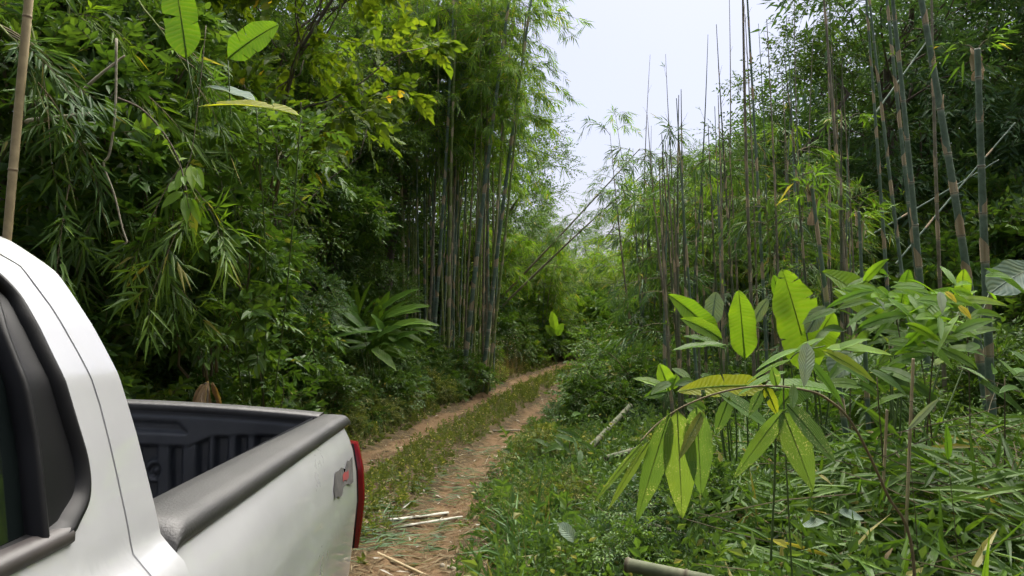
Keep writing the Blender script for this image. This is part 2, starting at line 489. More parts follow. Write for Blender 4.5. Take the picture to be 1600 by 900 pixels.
def paint():
    m, N, L, b, out = new_mat('white_paint')
    n = noise(N, L, 2.3, 6, .6)
    r = ramp(N, [(.3, (.33, .335, .35)), (.62, (.385, .39, .405)), (.8, (.345, .345, .34))])
    L.new(n.outputs[0], r.inputs[0]); L.new(r.outputs[0], b.inputs['Base Color'])
    n3 = noise(N, L, 55, 6, .75); n4 = noise(N, L, 1.7, 3, .6)
    sepz = N.new('ShaderNodeSeparateXYZ'); tcz = N.new('ShaderNodeTexCoord'); L.new(tcz.outputs['Object'], sepz.inputs[0])
    lowm = N.new('ShaderNodeMapRange'); lowm.inputs['From Min'].default_value = 1.35; lowm.inputs['From Max'].default_value = .5; lowm.inputs['To Max'].default_value = .5
    L.new(sepz.outputs['Z'], lowm.inputs['Value'])
    sp_ = N.new('ShaderNodeMapRange'); sp_.inputs['From Min'].default_value = .52; sp_.inputs['From Max'].default_value = .72; L.new(n3.outputs[0], sp_.inputs['Value'])
    ad_ = N.new('ShaderNodeMath'); ad_.operation = 'MULTIPLY_ADD'; L.new(sp_.outputs[0], ad_.inputs[0]); L.new(n4.outputs[0], ad_.inputs[1]); ad_.inputs[2].default_value = .02
    dm = N.new('ShaderNodeMath'); dm.operation = 'MULTIPLY'; L.new(ad_.outputs[0], dm.inputs[0]); L.new(lowm.outputs[0], dm.inputs[1])
    dx = N.new('ShaderNodeMix'); dx.data_type = 'RGBA'; L.new(dm.outputs[0], dx.inputs[0]); L.new(r.outputs[0], dx.inputs[6]); dx.inputs[7].default_value = (.22, .16, .10, 1)
    L.new(dx.outputs[2], b.inputs['Base Color'])
    n2 = noise(N, L, 6, 5, .65)
    rr = N.new('ShaderNodeMapRange'); rr.inputs['To Min'].default_value = .2; rr.inputs['To Max'].default_value = .42
    L.new(n2.outputs[0], rr.inputs['Value']); L.new(rr.outputs[0], b.inputs['Roughness'])
    b.inputs['Coat Weight'].default_value = 1.0; b.inputs['Coat Roughness'].default_value = .03; b.inputs['Coat IOR'].default_value = 1.6
    return m
MAT['paint'] = paint()
MAT['liner'] = plain_mat('bed_liner_plastic', (.03, .032, .038), .5, .5, bump=(260, .35, .002), vary=(5, (.022, .025, .032), (.05, .053, .06)))
MAT['cap'] = plain_mat('rail_cap_plastic', (.04, .04, .042), .45, .4, bump=(230, .45, .003), vary=(4, (.015, .015, .017), (.035, .034, .034)))
MAT['trim'] = plain_mat('window_trim_rubber', (.004, .004, .005), .45, .2)
MAT['belt'] = plain_mat('belt_moulding', (.04, .035, .035), .42, .4, vary=(9, (.025, .022, .022), (.055, .048, .046)))
MAT['applique'] = plain_mat('pillar_applique', (.005, .005, .006), .4, .2)
MAT['glass'] = plain_mat('tinted_glass', (.004, .006, .006), .03, .5)
MAT['tyre'] = plain_mat('tyre_rubber', (.02, .02, .02), .85, .2, bump=(60, .5, .01))
MAT['rim'] = plain_mat('alloy_rim', (.5, .5, .52), .35, .5, metal=.9)
MAT['red_lens'] = plain_mat('red_lens', (.15, .004, .008), .2, .4, coat=.4)
MAT['clear_lens'] = plain_mat('clear_lens', (.5, .52, .55), .1, .6)
MAT['under'] = plain_mat('underbody', (.015, .015, .015), .8, .2)
MAT['seam'] = plain_mat('seam_grey', (.3, .3, .31), .6, .3)
MAT['rust'] = plain_mat('rust_stain', (.28, .11, .03), .8, .2)

_ph = [-.165, -.135, -.12, -.11, -.07, 0, .07, .157, .26, .30, .318, .335, .36, .45, .6, .8, 1.0, 1.2]
_pu = [.80, .69, .655, .625, .577, .536, .500, .473, .444, .435, .417, .400, .388, .372, .362, .372, .395, .44]
def ucab(h): return np.interp(h, _ph, _pu)
_hh = np.linspace(-.165, 1.2, 400); _uu = ucab(_hh); _kk = np.ones(3) / 3; _uu[1:-1] = np.convolve(_uu, _kk, 'valid')
def ucs(h): return np.interp(h, _hh, _uu)

def resamp(keys, per, smooth):
    """points along a list of (v,h) keys; per samples per segment; smooth = Catmull-Rom"""
    K = np.asarray(keys, float)
    if smooth:
        c = np.concatenate([K, np.zeros((len(K), 1))], 1)
        return poly(c, (len(K) - 1) * per + 1)[:, :2]
    t = np.linspace(0, len(K) - 1, (len(K) - 1) * per + 1)
    return np.stack([np.interp(t, range(len(K)), K[:, 0]), np.interp(t, range(len(K)), K[:, 1])], -1)
def surf(vh, inset=0.0):
    vh = np.asarray(vh, float)
    return np.stack([ucs(vh[..., 1]) + inset, vh[..., 0], vh[..., 1]], -1)
def loft(A, B, rows, bias=1.0):
    t = (np.linspace(0, 1, rows) ** bias)[:, None, None]
    return A[None] * (1 - t) + B[None] * t

# keys run from the front of the roof back over the corner, down, and forward again
W = resamp([(.10, -.078), (.5, -.078), (.80, -.076), (.88, -.070), (.917, -.04), (.925, 0), (.928, .04), (.934, .107), (.939, .17), (.926, .21), (.894, .233), (.859, .246), (.755, .249), (.4, .25), (.10, .25)], 6, True)
D = resamp([(.04, -.105), (.5, -.105), (.83, -.104), (.91, -.098), (.955, -.068), (.975, -.02), (.988, .04), (.998, .107), (1.0, .2), (1.0, .30), (.992, .40), (.985, .6), (.975, 1.12), (.4, 1.14), (.04, 1.14)], 6, False)
rdoor, rdoor2 = tpart('rear_door', [surf(loft(W, D, 16))], MAT['paint'], both=True)
# cab side behind the door: from the shut line to the cab's rear edge, 6 mm gap between
D2 = resamp([(.04, -.109), (.5, -.109), (.834, -.108), (.914, -.102), (.959, -.070), (.9795, -.021), (.9925, .04), (1.0025, .107), (1.0045, .2), (1.0045, .30), (.9965, .40), (.9895, .6), (.9795, 1.12)], 6, False)
C = resamp([(.04, -.133), (.5, -.133), (.85, -.131), (.945, -.126), (.995, -.112), (1.035, -.07), (1.058, 0), (1.07, .07), (1.08, .157), (1.087, .26), (1.092, .335), (1.097, .6), (1.10, 1.12)], 6, True)
side = surf(loft(D2, C, 8))
# the gap itself: a narrow dark channel between the two edges
_gn = min(len(D), len(D2))
chan = np.stack([surf(D[:_gn]), surf((D[:_gn] + D2[:_gn]) / 2, .008), surf(D2[:_gn])])
tpart('door_seam', [chan], MAT['seam'], both=True)
# shell: the rear edge turned inwards with a rounded corner, on across the roof and the back wall to the far side
Cs = surf(C)
tn = np.gradient(C, axis=0); tn = unit(tn); nr2 = np.stack([tn[:, 1], -tn[:, 0]], -1)      # outward in (v,h): rearwards / upwards
nr2 *= np.sign(nr2[:, 0] - nr2[:, 1] + 1e-6)[:, None]
rows = [Cs]
for a in np.radians([15, 30, 45, 60, 75, 90]):
    r = .05
    q = Cs.copy(); q[:, 0] += r * (1 - math.cos(a)) * 0 + r * math.sin(a) * 1.0
    q[:, 1] += nr2[:, 0] * r * (1 - math.cos(a)) * .0 + nr2[:, 0] * .012 * math.sin(a)
    q[:, 2] += nr2[:, 1] * .022 * math.sin(a)
    rows.append(q)
last = rows[-1]
for f in (.25, .5, .75, 1.0):
    q = last.copy(); q[:, 0] = last[:, 0] * (1 - f) + UM * f
    q[:, 2] += nr2[:, 1] * .03 * math.sin(f * math.pi / 2); q[:, 1] += nr2[:, 0] * .03 * math.sin(f * math.pi / 2)
    rows.append(q)
tpart('cab_shell', [side, np.stack(rows)], MAT['paint'], both='in')
# window furniture
def off2(Cv, d):
    t = unit(np.gradient(Cv, axis=0)); n = np.stack([-t[:, 1], t[:, 0]], -1)
    ctr = np.array([.5, .1]); s = np.sign(((ctr - Cv) * n).sum(-1)); s[s == 0] = 1
    n = n * np.where(np.median(s) > 0, 1, -1); return Cv + n * d
wt = [surf(W, .0), surf(off2(W, .004), -.005), surf(off2(W, .010), -.006), surf(off2(W, .018), .004), surf(off2(W, .021), .016)]
tpart('window_trim', [np.stack(wt)], MAT['trim'], rdoor); 
tpart('window_trim', [mir(np.stack(wt))], MAT['trim'], rdoor2)
hs = np.linspace(-.065, .238, 26)
vdiv = np.interp(hs, [-.065, -.056, .012, .131, .224, .24], [.886, .884, .86, .851, .833, .83])
vW = np.interp(hs, [-.07, -.04, 0, .107, .17, .21, .232, .24], [.868, .900, .908, .917, .922, .912, .885, .86])
app = np.stack([np.stack([ucs(hs) + .006 + .003 * np.sin(math.pi * t), vdiv * (1 - t) + vW * t, hs], -1) for t in np.linspace(0, 1, 7)], 1)
gl = np.stack([np.stack([ucs(hs) + .018, .10 * (1 - t) + vdiv * t, hs], -1) for t in np.linspace(0, 1, 9)], 1)
edge = np.stack([np.stack([ucs(hs) + o_, vdiv + dv, hs], -1) for dv, o_ in ((-.009, .018), (-.009, .0), (-.004, -.004), (.002, -.002), (.003, .008))], 1)
hv = np.linspace(.86, .1, 24); 
beltp = np.stack([np.stack([ucs(np.full(24, .25)) + du, hv + .012 * np.cos(0), np.full(24, hb)], -1) for du, hb in ((.022, .229), (.010, .229), (.001, .232), (-.004, .238), (-.004, .247), (.002, .252))])
for rd, f in ((rdoor, lambda P: P), (rdoor2, mir)):
    tpart('window_glass', [f(gl)], MAT['glass'], rd)
    tpart('pillar_applique', [f(app)], MAT['applique'], rd)
    tpart('window_divider', [f(edge)], MAT['trim'], rd)
    tpart('belt_moulding', [f(beltp), f(np.stack([beltp[:, 0], np.broadcast_to(beltp[:, 0].mean(0), beltp[:, 0].shape)]))], MAT['belt'], rd)
    hp = [(u_, .80 + dv, .40 + dh) for u_, dv, dh in ((0, 0, 0),)]
    hz_ = np.linspace(.72, .92, 10)
    hnd = np.stack([np.stack([ucs(np.full(10, .40)) - .004 - .03 * np.sin(np.linspace(0, math.pi, 10)) ** .5 + du, hz_, np.full(10, .40 + dh)], -1) for du, dh in ((.004, -.018), (-.006, -.012), (-.008, 0), (-.006, .012), (.004, .018))])
    tpart('door_handle', [f(hnd)], MAT['paint'], rd)
# front door
W2 = resamp([(-.02, -.078), (-.25, -.078), (-.46, -.07), (-.75, .08), (-.93, .2), (-.95, .24), (-.5, .25), (-.02, .25), (-.02, .1), (-.02, -.078)], 6, False)
D3 = resamp([(.03, -.105), (-.25, -.105), (-.5, -.10), (-.82, .06), (-1.03, .2), (-1.13, .33), (-1.13, 1.12), (.03, 1.14), (.03, .3), (.03, -.105)], 6, False)
fd, fd2 = tpart('front_door', [surf(loft(W2, D3, 12))], MAT['paint'], both=True)
hs2 = np.linspace(-.078, .25, 16); vf = np.interp(hs2, [-.078, -.07, .08, .2, .25], [-.4, -.46, -.75, -.93, -.95])
gl2 = np.stack([np.stack([ucs(hs2) + .018, -.02 * (1 - t) + vf * t, hs2], -1) for t in np.linspace(0, 1, 6)], 1)
for rd, f in ((fd, lambda P: P), (fd2, mir)):
    tpart('window_glass', [f(gl2)], MAT['glass'], rd)
    tpart('door_handle', [f(hnd - np.array([0, 1.0, 0]))], MAT['paint'], rd)
# roof over the front seats, windscreen, bonnet and nose
rp = np.array([(.05, -.133), (-.30, -.135), (-.50, -.118)])
roof = np.stack([np.stack([np.full(9, 1.0) * (ucs(min(h_ + .0, -.1)) ) * (1 - t) + (2 * UM - ucs(min(h_, -.1))) * t, np.full(9, v_), np.full(9, h_) - .055 * np.sin(math.pi * t)], -1)
                 for (v_, h_) in rp for t in [np.linspace(0, 1, 9)]])
tpart('front_roof', [roof], MAT['paint'])
ws = np.stack([np.stack([(.62 - .14 * s) * (1 - t) + (2 * UM - .62 + .14 * s) * t, np.full(9, -.50 - .62 * s) - .06 * np.sin(math.pi * t), np.full(9, -.118 + .39 * s) - .04 * np.sin(math.pi * t)], -1)
               for s in np.linspace(0, 1, 7) for t in [np.linspace(0, 1, 9)]])
tpart('windscreen', [ws], MAT['glass'])
ap = np.stack([surf(np.array([(-.5 - .62 * s, -.118 + .39 * s), (-.5 - .56 * s, -.118 + .40 * s + .02)])) for s in np.linspace(0, 1, 6)])
tpart('windscreen_pillar', [ap], MAT['paint'], both=True)
bon = np.stack([np.stack([.48 * (1 - t) + (2 * UM - .48) * t, np.full(9, v_), np.full(9, h_) - .07 * np.sin(math.pi * t) ** .6], -1)
                for v_, h_ in ((-1.10, .285), (-1.5, .33), (-1.95, .39), (-2.15, .46), (-2.2, .54)) for t in [np.linspace(0, 1, 9)]])
tpart('bonnet', [bon], MAT['paint'])
def arch_panel(v0, v1, vc, hc, ra, top, prof, n=60, flare=.03, sill=1.14):
    """side sheet between a top line and the sill with a round wheel opening"""
    vs = np.linspace(v0, v1, n); rws = []
    dv = vs - vc
    bot = np.where(np.abs(dv) < ra, hc - np.sqrt(np.maximum(ra * ra - dv * dv, 0)), sill); bot = np.minimum(bot, sill)
    tp = np.array([top(v) for v in vs])
    for t in np.linspace(0, 1, 26) ** .9:
        h = tp * (1 - t) + bot * t
        u = prof(h, vs)
        r = np.sqrt(dv ** 2 + ((h - hc) * 1.0) ** 2)
        u = u - flare * np.exp(-((r - ra - .03) / .10) ** 2) * (h < sill - .0)
        rws.append(np.stack([u, vs, h], -1))
    rim = rws[-1].copy(); rim[:, 0] += .05; rws_ = [np.stack(rws), np.stack([rws[-1], rim])]
    return rws_
tpart('front_fender', arch_panel(-1.14, -2.2, -1.32, 1.24, .46, lambda v: np.interp(v, [-2.2, -1.95, -1.14], [.56, .41, .305]), lambda h, v: ucs(h) + .10 * sstep(-1.8, -2.25, v)), MAT['paint'], both=True)
nose = np.stack([np.stack([(.50 - .03 * (s > .3)) * (1 - t) + (2 * UM - .50 + .03 * (s > .3)) * t, np.full(11, -2.19) - .12 * np.sin(math.pi * t) ** .7, np.full(11, .5 + .62 * s)], -1) for s in np.linspace(0, 1, 6) for t in [np.linspace(0, 1, 11)]])
tpart('front_bumper', [nose], MAT['paint'])
gr = np.stack([np.stack([.85 * (1 - t) + (2 * UM - .85) * t, np.full(7, -2.31) - .03 * np.sin(math.pi * t), np.full(7, h_)], -1) for h_ in (.56, .62, .68, .74) for t in [np.linspace(0, 1, 7)]])
tpart('grille', solid(gr, (0, .1, 0)), MAT['trim'])
hl = np.stack([np.stack([.50 * (1 - t) + .80 * t, -2.22 - .1 * t, np.full(5, h_)], -1) for h_ in (.55, .62, .69) for t in [np.linspace(0, 1, 5)]])
tpart('headlight', solid(hl, (0, .1, 0)), MAT['clear_lens'], both=True)
mirr = np.stack([np.stack([.44 - .22 * t, np.full(7, -.82) - .05 * np.sin(math.pi * s), np.full(7, .14 + .16 * s)], -1) for s in np.linspace(0, 1, 6) for t in [np.linspace(0, 1, 7)]])
tpart('wing_mirror', solid(mirr, (0, .09, 0)), MAT['paint'], both=True)

# ---- cargo bed
BV0, BV1 = 1.125, 2.66
def ubed(h, v):
    hk = [.30, .324, .35, .40, .48, .58, .72, .85, 1.0, 1.15]
    uk = [.452, .434, .418, .398, .381, .374, .383, .392, .405, .43]
    u = np.interp(h, hk, uk)
    return u + .045 * sstep(2.53, 2.68, v) ** 2 + .004 * np.exp(-((np.asarray(v) - BV0) / .02) ** 2)
bedside = arch_panel(BV0, BV1, 1.80, 1.24, .45, lambda v: .322 + .0 * v, ubed, n=80, flare=.026, sill=1.12)
fr = bedside[0][:, 0]; fr2 = fr.copy(); fr2[:, 0] += .05
re = bedside[0][:, -1]
corner = np.stack([re + np.array([.055 * (1 - math.cos(a)), .05 * math.sin(a), 0]) for a in np.radians(np.linspace(0, 90, 8))], 1)
tpart('bed_side', bedside + [np.stack([fr, fr2]), corner], MAT['paint'], both=True)
# rail cap: rounded moulding lying on the top edge, its front end rounded off
vs = np.concatenate([[BV0 - .004], BV0 + .045 * np.linspace(0, 1, 9)[1:] ** 2, np.linspace(BV0 + .08, BV1 - .06, 34), BV1 - .06 + .066 * np.sin(np.linspace(0, math.pi / 2, 8))[1:]])
def capsec(v):
    w = 1 - .16 * sstep(1.4, 2.6, v)
    e0 = math.sqrt(max(0, 1 - max(0, (BV0 + .045 - v) / .05) ** 2)); e1 = math.sqrt(max(0, 1 - max(0, (v - BV1 + .06) / .068) ** 2))
    k = max(.15, min(e0, e1))
    base_u = .434
    pts = [(.012, .330), (-.008, .328), (-.011, .319), (-.010, .308), (-.004, .299), (.006, .293), (.020, .2905), (.060, .2895), (.092, .290), (.100, .297), (.102, .335)]
    return [(base_u + du * w, v, .335 + (h_ - .335) * k) for du, h_ in pts]
capP = np.array([capsec(v) for v in vs])
tpart('rail_cap', [capP], MAT['cap'], both=True)
rs_v = np.linspace(BV0 + .05, BV0 + .13, 12)
rst = np.stack([np.stack([ubed(np.full(12, hh_), rs_v) - .0015, rs_v, np.full(12, hh_) - .0], -1) for hh_ in (.3275, .3305)])
tpart('rust_streak', [rst], MAT['rust'])
# bed interior: far wall, near wall, front wall, floor in ribbed liner
def ribs(c, w, pitch, depth):
    q = np.abs(((c / pitch) % 1.0) - .5) * 2
    return depth * sstep(.35, .55, q)
def wallpanel(u0, n=150):
    vv = np.linspace(BV0 + .02, BV1 - .05, n); P = []
    for h_ in np.linspace(.30, .80, 20):
        d = ribs(vv, .1, .12, .016) * sstep(.42, .45, h_)
        P.append(np.stack([np.full(n, u0) + d * (1 if u0 < UM else -1), vv, np.full(n, h_)], -1))
    return np.stack(P)
tpart('side_liner', [wallpanel(.545)], MAT['liner'], both=True)
uu_ = np.linspace(.54, 2 * UM - .54, 120)
flr = np.stack([np.stack([uu_, np.full(120, v_), .80 - ribs(uu_, .1, .11, .014)], -1) for v_ in np.linspace(BV0 + .02, BV1 - .04, 6)])
tpart('floor_liner', [flr], MAT['liner'])
fw = np.stack([np.stack([uu_, BV0 + .02 + ribs(uu_, .1, .14, .014), np.full(120, h_)], -1) for h_ in np.linspace(.29, .80, 8)])
tpart('front_liner', [fw], MAT['liner'])
ww = []
for sgn in (0, 1):
    th = np.linspace(0, math.pi, 20)
    P = np.stack([np.stack([np.full(20, .545 + w_), 1.80 - .42 * np.cos(th), .80 - .17 * np.sin(th) ** .6], -1) for w_ in (0, .16, .2)])
    P[2, :, 2] = .80; ww.append(P if sgn == 0 else mir(P))
tpart('wheel_well', ww[:1], MAT['liner'], both=True)
# tailgate with its pressed liner
TG = 2.628
tailgate = tpart('tailgate', [np.stack([np.stack([np.linspace(.49, 2 * UM - .49, 24), np.full(24, TG + .065) + .012 * math.sin(math.pi * s), np.full(24, .315 + .50 * s)], -1) for s in np.linspace(0, 1, 12)]),
                   np.stack([np.stack([np.full(6, .49), np.linspace(TG, TG + .065, 6), np.full(6, h_)], -1) for h_ in (.315, .8)]),
                   np.stack([np.stack([np.full(6, 2 * UM - .49), np.linspace(TG, TG + .065, 6), np.full(6, h_)], -1) for h_ in (.315, .8)])], MAT['paint'])
cu = np.linspace(.525, 2 * UM - .525, 60)
crown = -.030 * np.sin(np.clip((cu - .52) / (2 * UM - 1.04), 0, 1) * math.pi) ** .8
cs = [(-.030, .322), (-.034, .316), (-.034, .302), (-.028, .296), (.0, .293), (.05, .293), (.072, .303), (.074, .33)]
tpart('tailgate_cap', [np.stack([np.stack([cu, np.full(60, TG + dv), h_ + crown], -1) for dv, h_ in cs])], MAT['cap'], tailgate)
nu, nh = 260, 80
U_, H_ = np.meshgrid(np.linspace(.53, 2 * UM - .53, nu), np.linspace(.306, .80, nh))
a = U_ - .53                                          # distance from the near corner
def box(x, x0, x1, e): return sstep(x0, x0 + e, x) * (1 - sstep(x1 - e, x1, x))
low = np.interp(a, [0, .05, .22, .36, .43, .80, .86], [.366, .370, .380, .392, .424, .428, .40])   # lower edge of the upper band
upper = 1 - sstep(0, .010, H_ - low)
dep = .034 * upper
dep -= .016 * box(H_, .352, .392, .008) * sstep(0, .02, a - (.43 + (.392 - H_) * .9))               # recessed long panel
dep -= .010 * box(H_, .326, .338, .006)
x = a - .0
rb = np.zeros_like(a)
for x0, x1, sl in ((.035, .095, -.55), (.115, .155, -.5), (.20, .245, .03), (.265, .31, .03), (.34, .375, .04), (.40, .465, .05), (.49, .55, .06), (.60, .66, .05), (.70, .76, 0), (.80, .86, 0), (.90, .96, 0), (1.0, 1.06, 0), (1.1, 1.16, 0), (1.2, 1.26, 0), (1.32, 1.38, 0)):
    xx = a + sl * (H_ - .42)
    rb = np.maximum(rb, box(xx, x0, x1, .012))
dep = np.maximum(dep, .030 * rb * sstep(.0, .012, H_ - low + .004))
rr_ = np.sqrt((a - .545) ** 2 + (H_ - .505) ** 2)
dep = np.where(rr_ < .036, np.maximum(dep, .026) - .016 * (1 - sstep(.019, .023, rr_)) + .012 * (1 - sstep(.008, .011, rr_)), dep)
lin = np.stack([U_, TG + .004 - dep, H_ + np.interp(U_, cu, crown) * (1 - sstep(.306, .6, H_))], -1)
tpart('tailgate_liner', [lin], MAT['liner'], tailgate)
tpart('tailgate_handle', solid(np.stack([np.stack([np.linspace(UM - .11, UM + .11, 8), np.full(8, TG + .085), np.full(8, h_)], -1) for h_ in (.40, .45, .50)]), (0, -.02, 0)), MAT['trim'], tailgate)
lt = np.stack([np.stack([np.linspace(.505, .517, 3), np.full(3, TG + .02), np.full(3, h_)], -1) for h_ in (.30, .345)])
tpart('tailgate_latch', solid(lt, (0, .03, 0)), MAT['rim'])
# tail lights: tall lenses wrapping the rear corners
P = []
for s in np.linspace(0, 1, 18):
    h_ = .392 + .37 * s
    bulge = math.sin(math.pi * min(1, max(0, s * .94 + .03))) ** .35
    ub = float(ubed(h_, 2.60)) - .010
    w_ = .06 * bulge + .002
    fv = 2.66 - .035 * bulge + .03 * s
    P.append([(ub + .02, fv - .012, h_), (ub - .006 * bulge, fv - .010, h_), (ub - .013 * bulge, fv + .004, h_), (ub - .010 * bulge, fv + .025, h_), (ub + .004, fv + .045, h_), (ub + .03, fv + .058, h_), (ub + .08, fv + .062, h_)])
P = np.array(P)
tpart('tail_light', [P, np.stack([P[0], np.broadcast_to(P[0].mean(0), P[0].shape)]), np.stack([P[-1], np.broadcast_to(P[-1].mean(0), P[-1].shape)])], MAT['red_lens'], both=True)
gk = np.stack([P[:, 0] + np.array([-.006, -.004, 0]), P[:, 0] + np.array([-.012, -.002, 0]), P[:, 0] + np.array([-.014, .006, 0])], 1)
tpart('light_gasket', [gk], MAT['trim'], both=True)
bump_ = np.stack([np.stack([np.linspace(.45, 2 * UM - .45, 20), np.full(20, 2.74 + dv), np.full(20, h_)], -1) for dv, h_ in ((-.05, .84), (.03, .845), (.06, .87), (.06, 1.0), (0, 1.04))])
tpart('rear_bumper', [bump_], MAT['rim'])
# worn sticker on the bed side: ragged grey film with a faded red patch
def decal(name, pts, mat, lift):
    g = Geo(); pts = np.array(pts, float); c = pts.mean(0)
    allp = np.concatenate([[c], pts]); n = len(pts)
    P = np.stack([ubed(allp[:, 1], allp[:, 0]) - lift - .0 , allp[:, 0], allp[:, 1]], -1)
    g.add(tl(P), [(0, i + 1, (i + 1) % n + 1) for i in range(n)])
    return link(name, g.mesh(name, mat), truck)
MAT['film'] = plain_mat('sticker_film', (.07, .07, .07), .7, .15, vary=(30, (.04, .04, .04), (.11, .105, .10)))
MAT['film_red'] = plain_mat('sticker_red', (.2, .03, .03), .7, .15, vary=(40, (.12, .05, .05), (.26, .03, .03)))
def px_side(pts):
    out = []
    for x_, y_ in pts:
        v_ = .39 * FPX / (740 - (x_ + 9)); out.append((v_, (y_ - 524) * v_ / FPX))
    return out
decal('worn_sticker', px_side([(524, 779), (528, 774), (531, 777), (535, 771), (537, 760), (542, 755), (546, 757), (551, 752), (554, 714), (549, 721), (547, 720), (543, 733), (538, 731), (534, 736), (530, 738), (528, 750), (525, 763)]), MAT['film'], .003)['label'] = 'worn grey sticker with a faded red patch'
decal('sticker_red_patch', px_side([(537, 753), (539, 749), (542, 750), (545, 745), (546, 734), (543, 738), (541, 737), (538, 742)]), MAT['film_red'], .0045)
# wheels and underbody
def ring(prof, n=40):
    th = np.linspace(0, 2 * math.pi, n + 1)
    return np.array([[(u_, r_ * math.cos(t), r_ * math.sin(t)) for t in th] for u_, r_ in prof])
for vc in (1.80, -1.32):
    for near in (True, False):
        f = (lambda P: P) if near else mir
        cen = np.array([0, vc, CAM_H - .375])
        ty = tpart('wheel', [f(ring([(.62, .23), (.64, .34), (.62, .365), (.60, .375), (.45, .375), (.43, .365), (.41, .34), (.43, .23)]) + cen)], MAT['tyre'])
        tpart('wheel_rim', [f(ring([(.44, .235), (.43, .225), (.46, .20), (.48, .06), (.45, .055), (.445, 0)]) + cen)], MAT['rim'], ty)
ub_ = np.stack([np.stack([np.linspace(.62, 2 * UM - .62, 6), np.full(6, v_), np.full(6, h_)], -1) for v_, h_ in ((-2.1, 1.1), (-2.1, 1.2), (2.5, 1.2), (2.5, .83), (-1.1, .83))])
tpart('underbody', [ub_], MAT['under'])
# ------------------------------------------------------------------ plant builders
def _tmpl(st):
    """leaf template from stations (t, half width): rows of left/mid/right between base and tip -> (T (n,3) t,s,fold), faces"""
    V = [(0, 0, 0)]; F = []
    for t, w in st: V += [(t, -w, .35 * w), (t, 0, 0), (t, w, .35 * w)]
    V.append((1, 0, 0)); n = len(st); tip = len(V) - 1
    F += [(0, 2, 1), (0, 3, 2)]
    for i in range(n - 1):
        a, b = 1 + 3 * i, 4 + 3 * i
        F += [(a, a + 1, b + 1), (a, b + 1, b), (a + 1, a + 2, b + 2), (a + 1, b + 2, b + 1)]
    a = 1 + 3 * (n - 1); F += [(a, a + 1, tip), (a + 1, a + 2, tip)]
    return np.array(V, float), np.array(F)
LEAF = {'lance': _tmpl([(.3, .5)]), 'lance2': _tmpl([(.2, .45), (.55, .42)]), 'ovate': _tmpl([(.38, .5)]), 'ovate2': _tmpl([(.22, .44), (.6, .42)]),
        'heart': _tmpl([(.12, .5), (.5, .44)])}

def leaves(g, kind, P, D, Nn, L, Wd, tint, droop=0.15, mat=0):
    """a batch of leaves: positions P, directions D, normals Nn (k,3); lengths L, widths Wd (k,)"""
    T, F = LEAF[kind]
    k = len(P)
    if k == 0: return
    D = unit(D); S = unit(np.cross(Nn, D)); Nn = np.cross(D, S)
    L = np.broadcast_to(np.asarray(L, float), (k,)); Wd = np.broadcast_to(np.asarray(Wd, float), (k,)); tint = np.broadcast_to(np.asarray(tint, float), (k,))
    V = P[:, None, :] + D[:, None, :] * (L[:, None] * T[None, :, 0])[..., None] + S[:, None, :] * (Wd[:, None] * T[None, :, 1])[..., None] + Nn[:, None, :] * (Wd[:, None] * T[None, :, 2])[..., None]
    dr = np.broadcast_to(np.asarray(droop, float), (k,))
    V[..., 2] -= (dr * L)[:, None] * T[None, :, 0] ** 2
    nv = len(T)
    FF = (F[None] + (np.arange(k) * nv)[:, None, None]).reshape(-1, 3)
    g.add(V.reshape(-1, 3), FF, np.repeat(tint, nv), mat)

def rnd(k, s=1.0): return rng.normal(0, s, (k, 3))
def tints(k, lo=0.0, hi=.9, old=.03):
    t = rng.beta(2, 2, k) * (hi - lo) + lo
    t[rng.random(k) < old] = 1.0
    return t

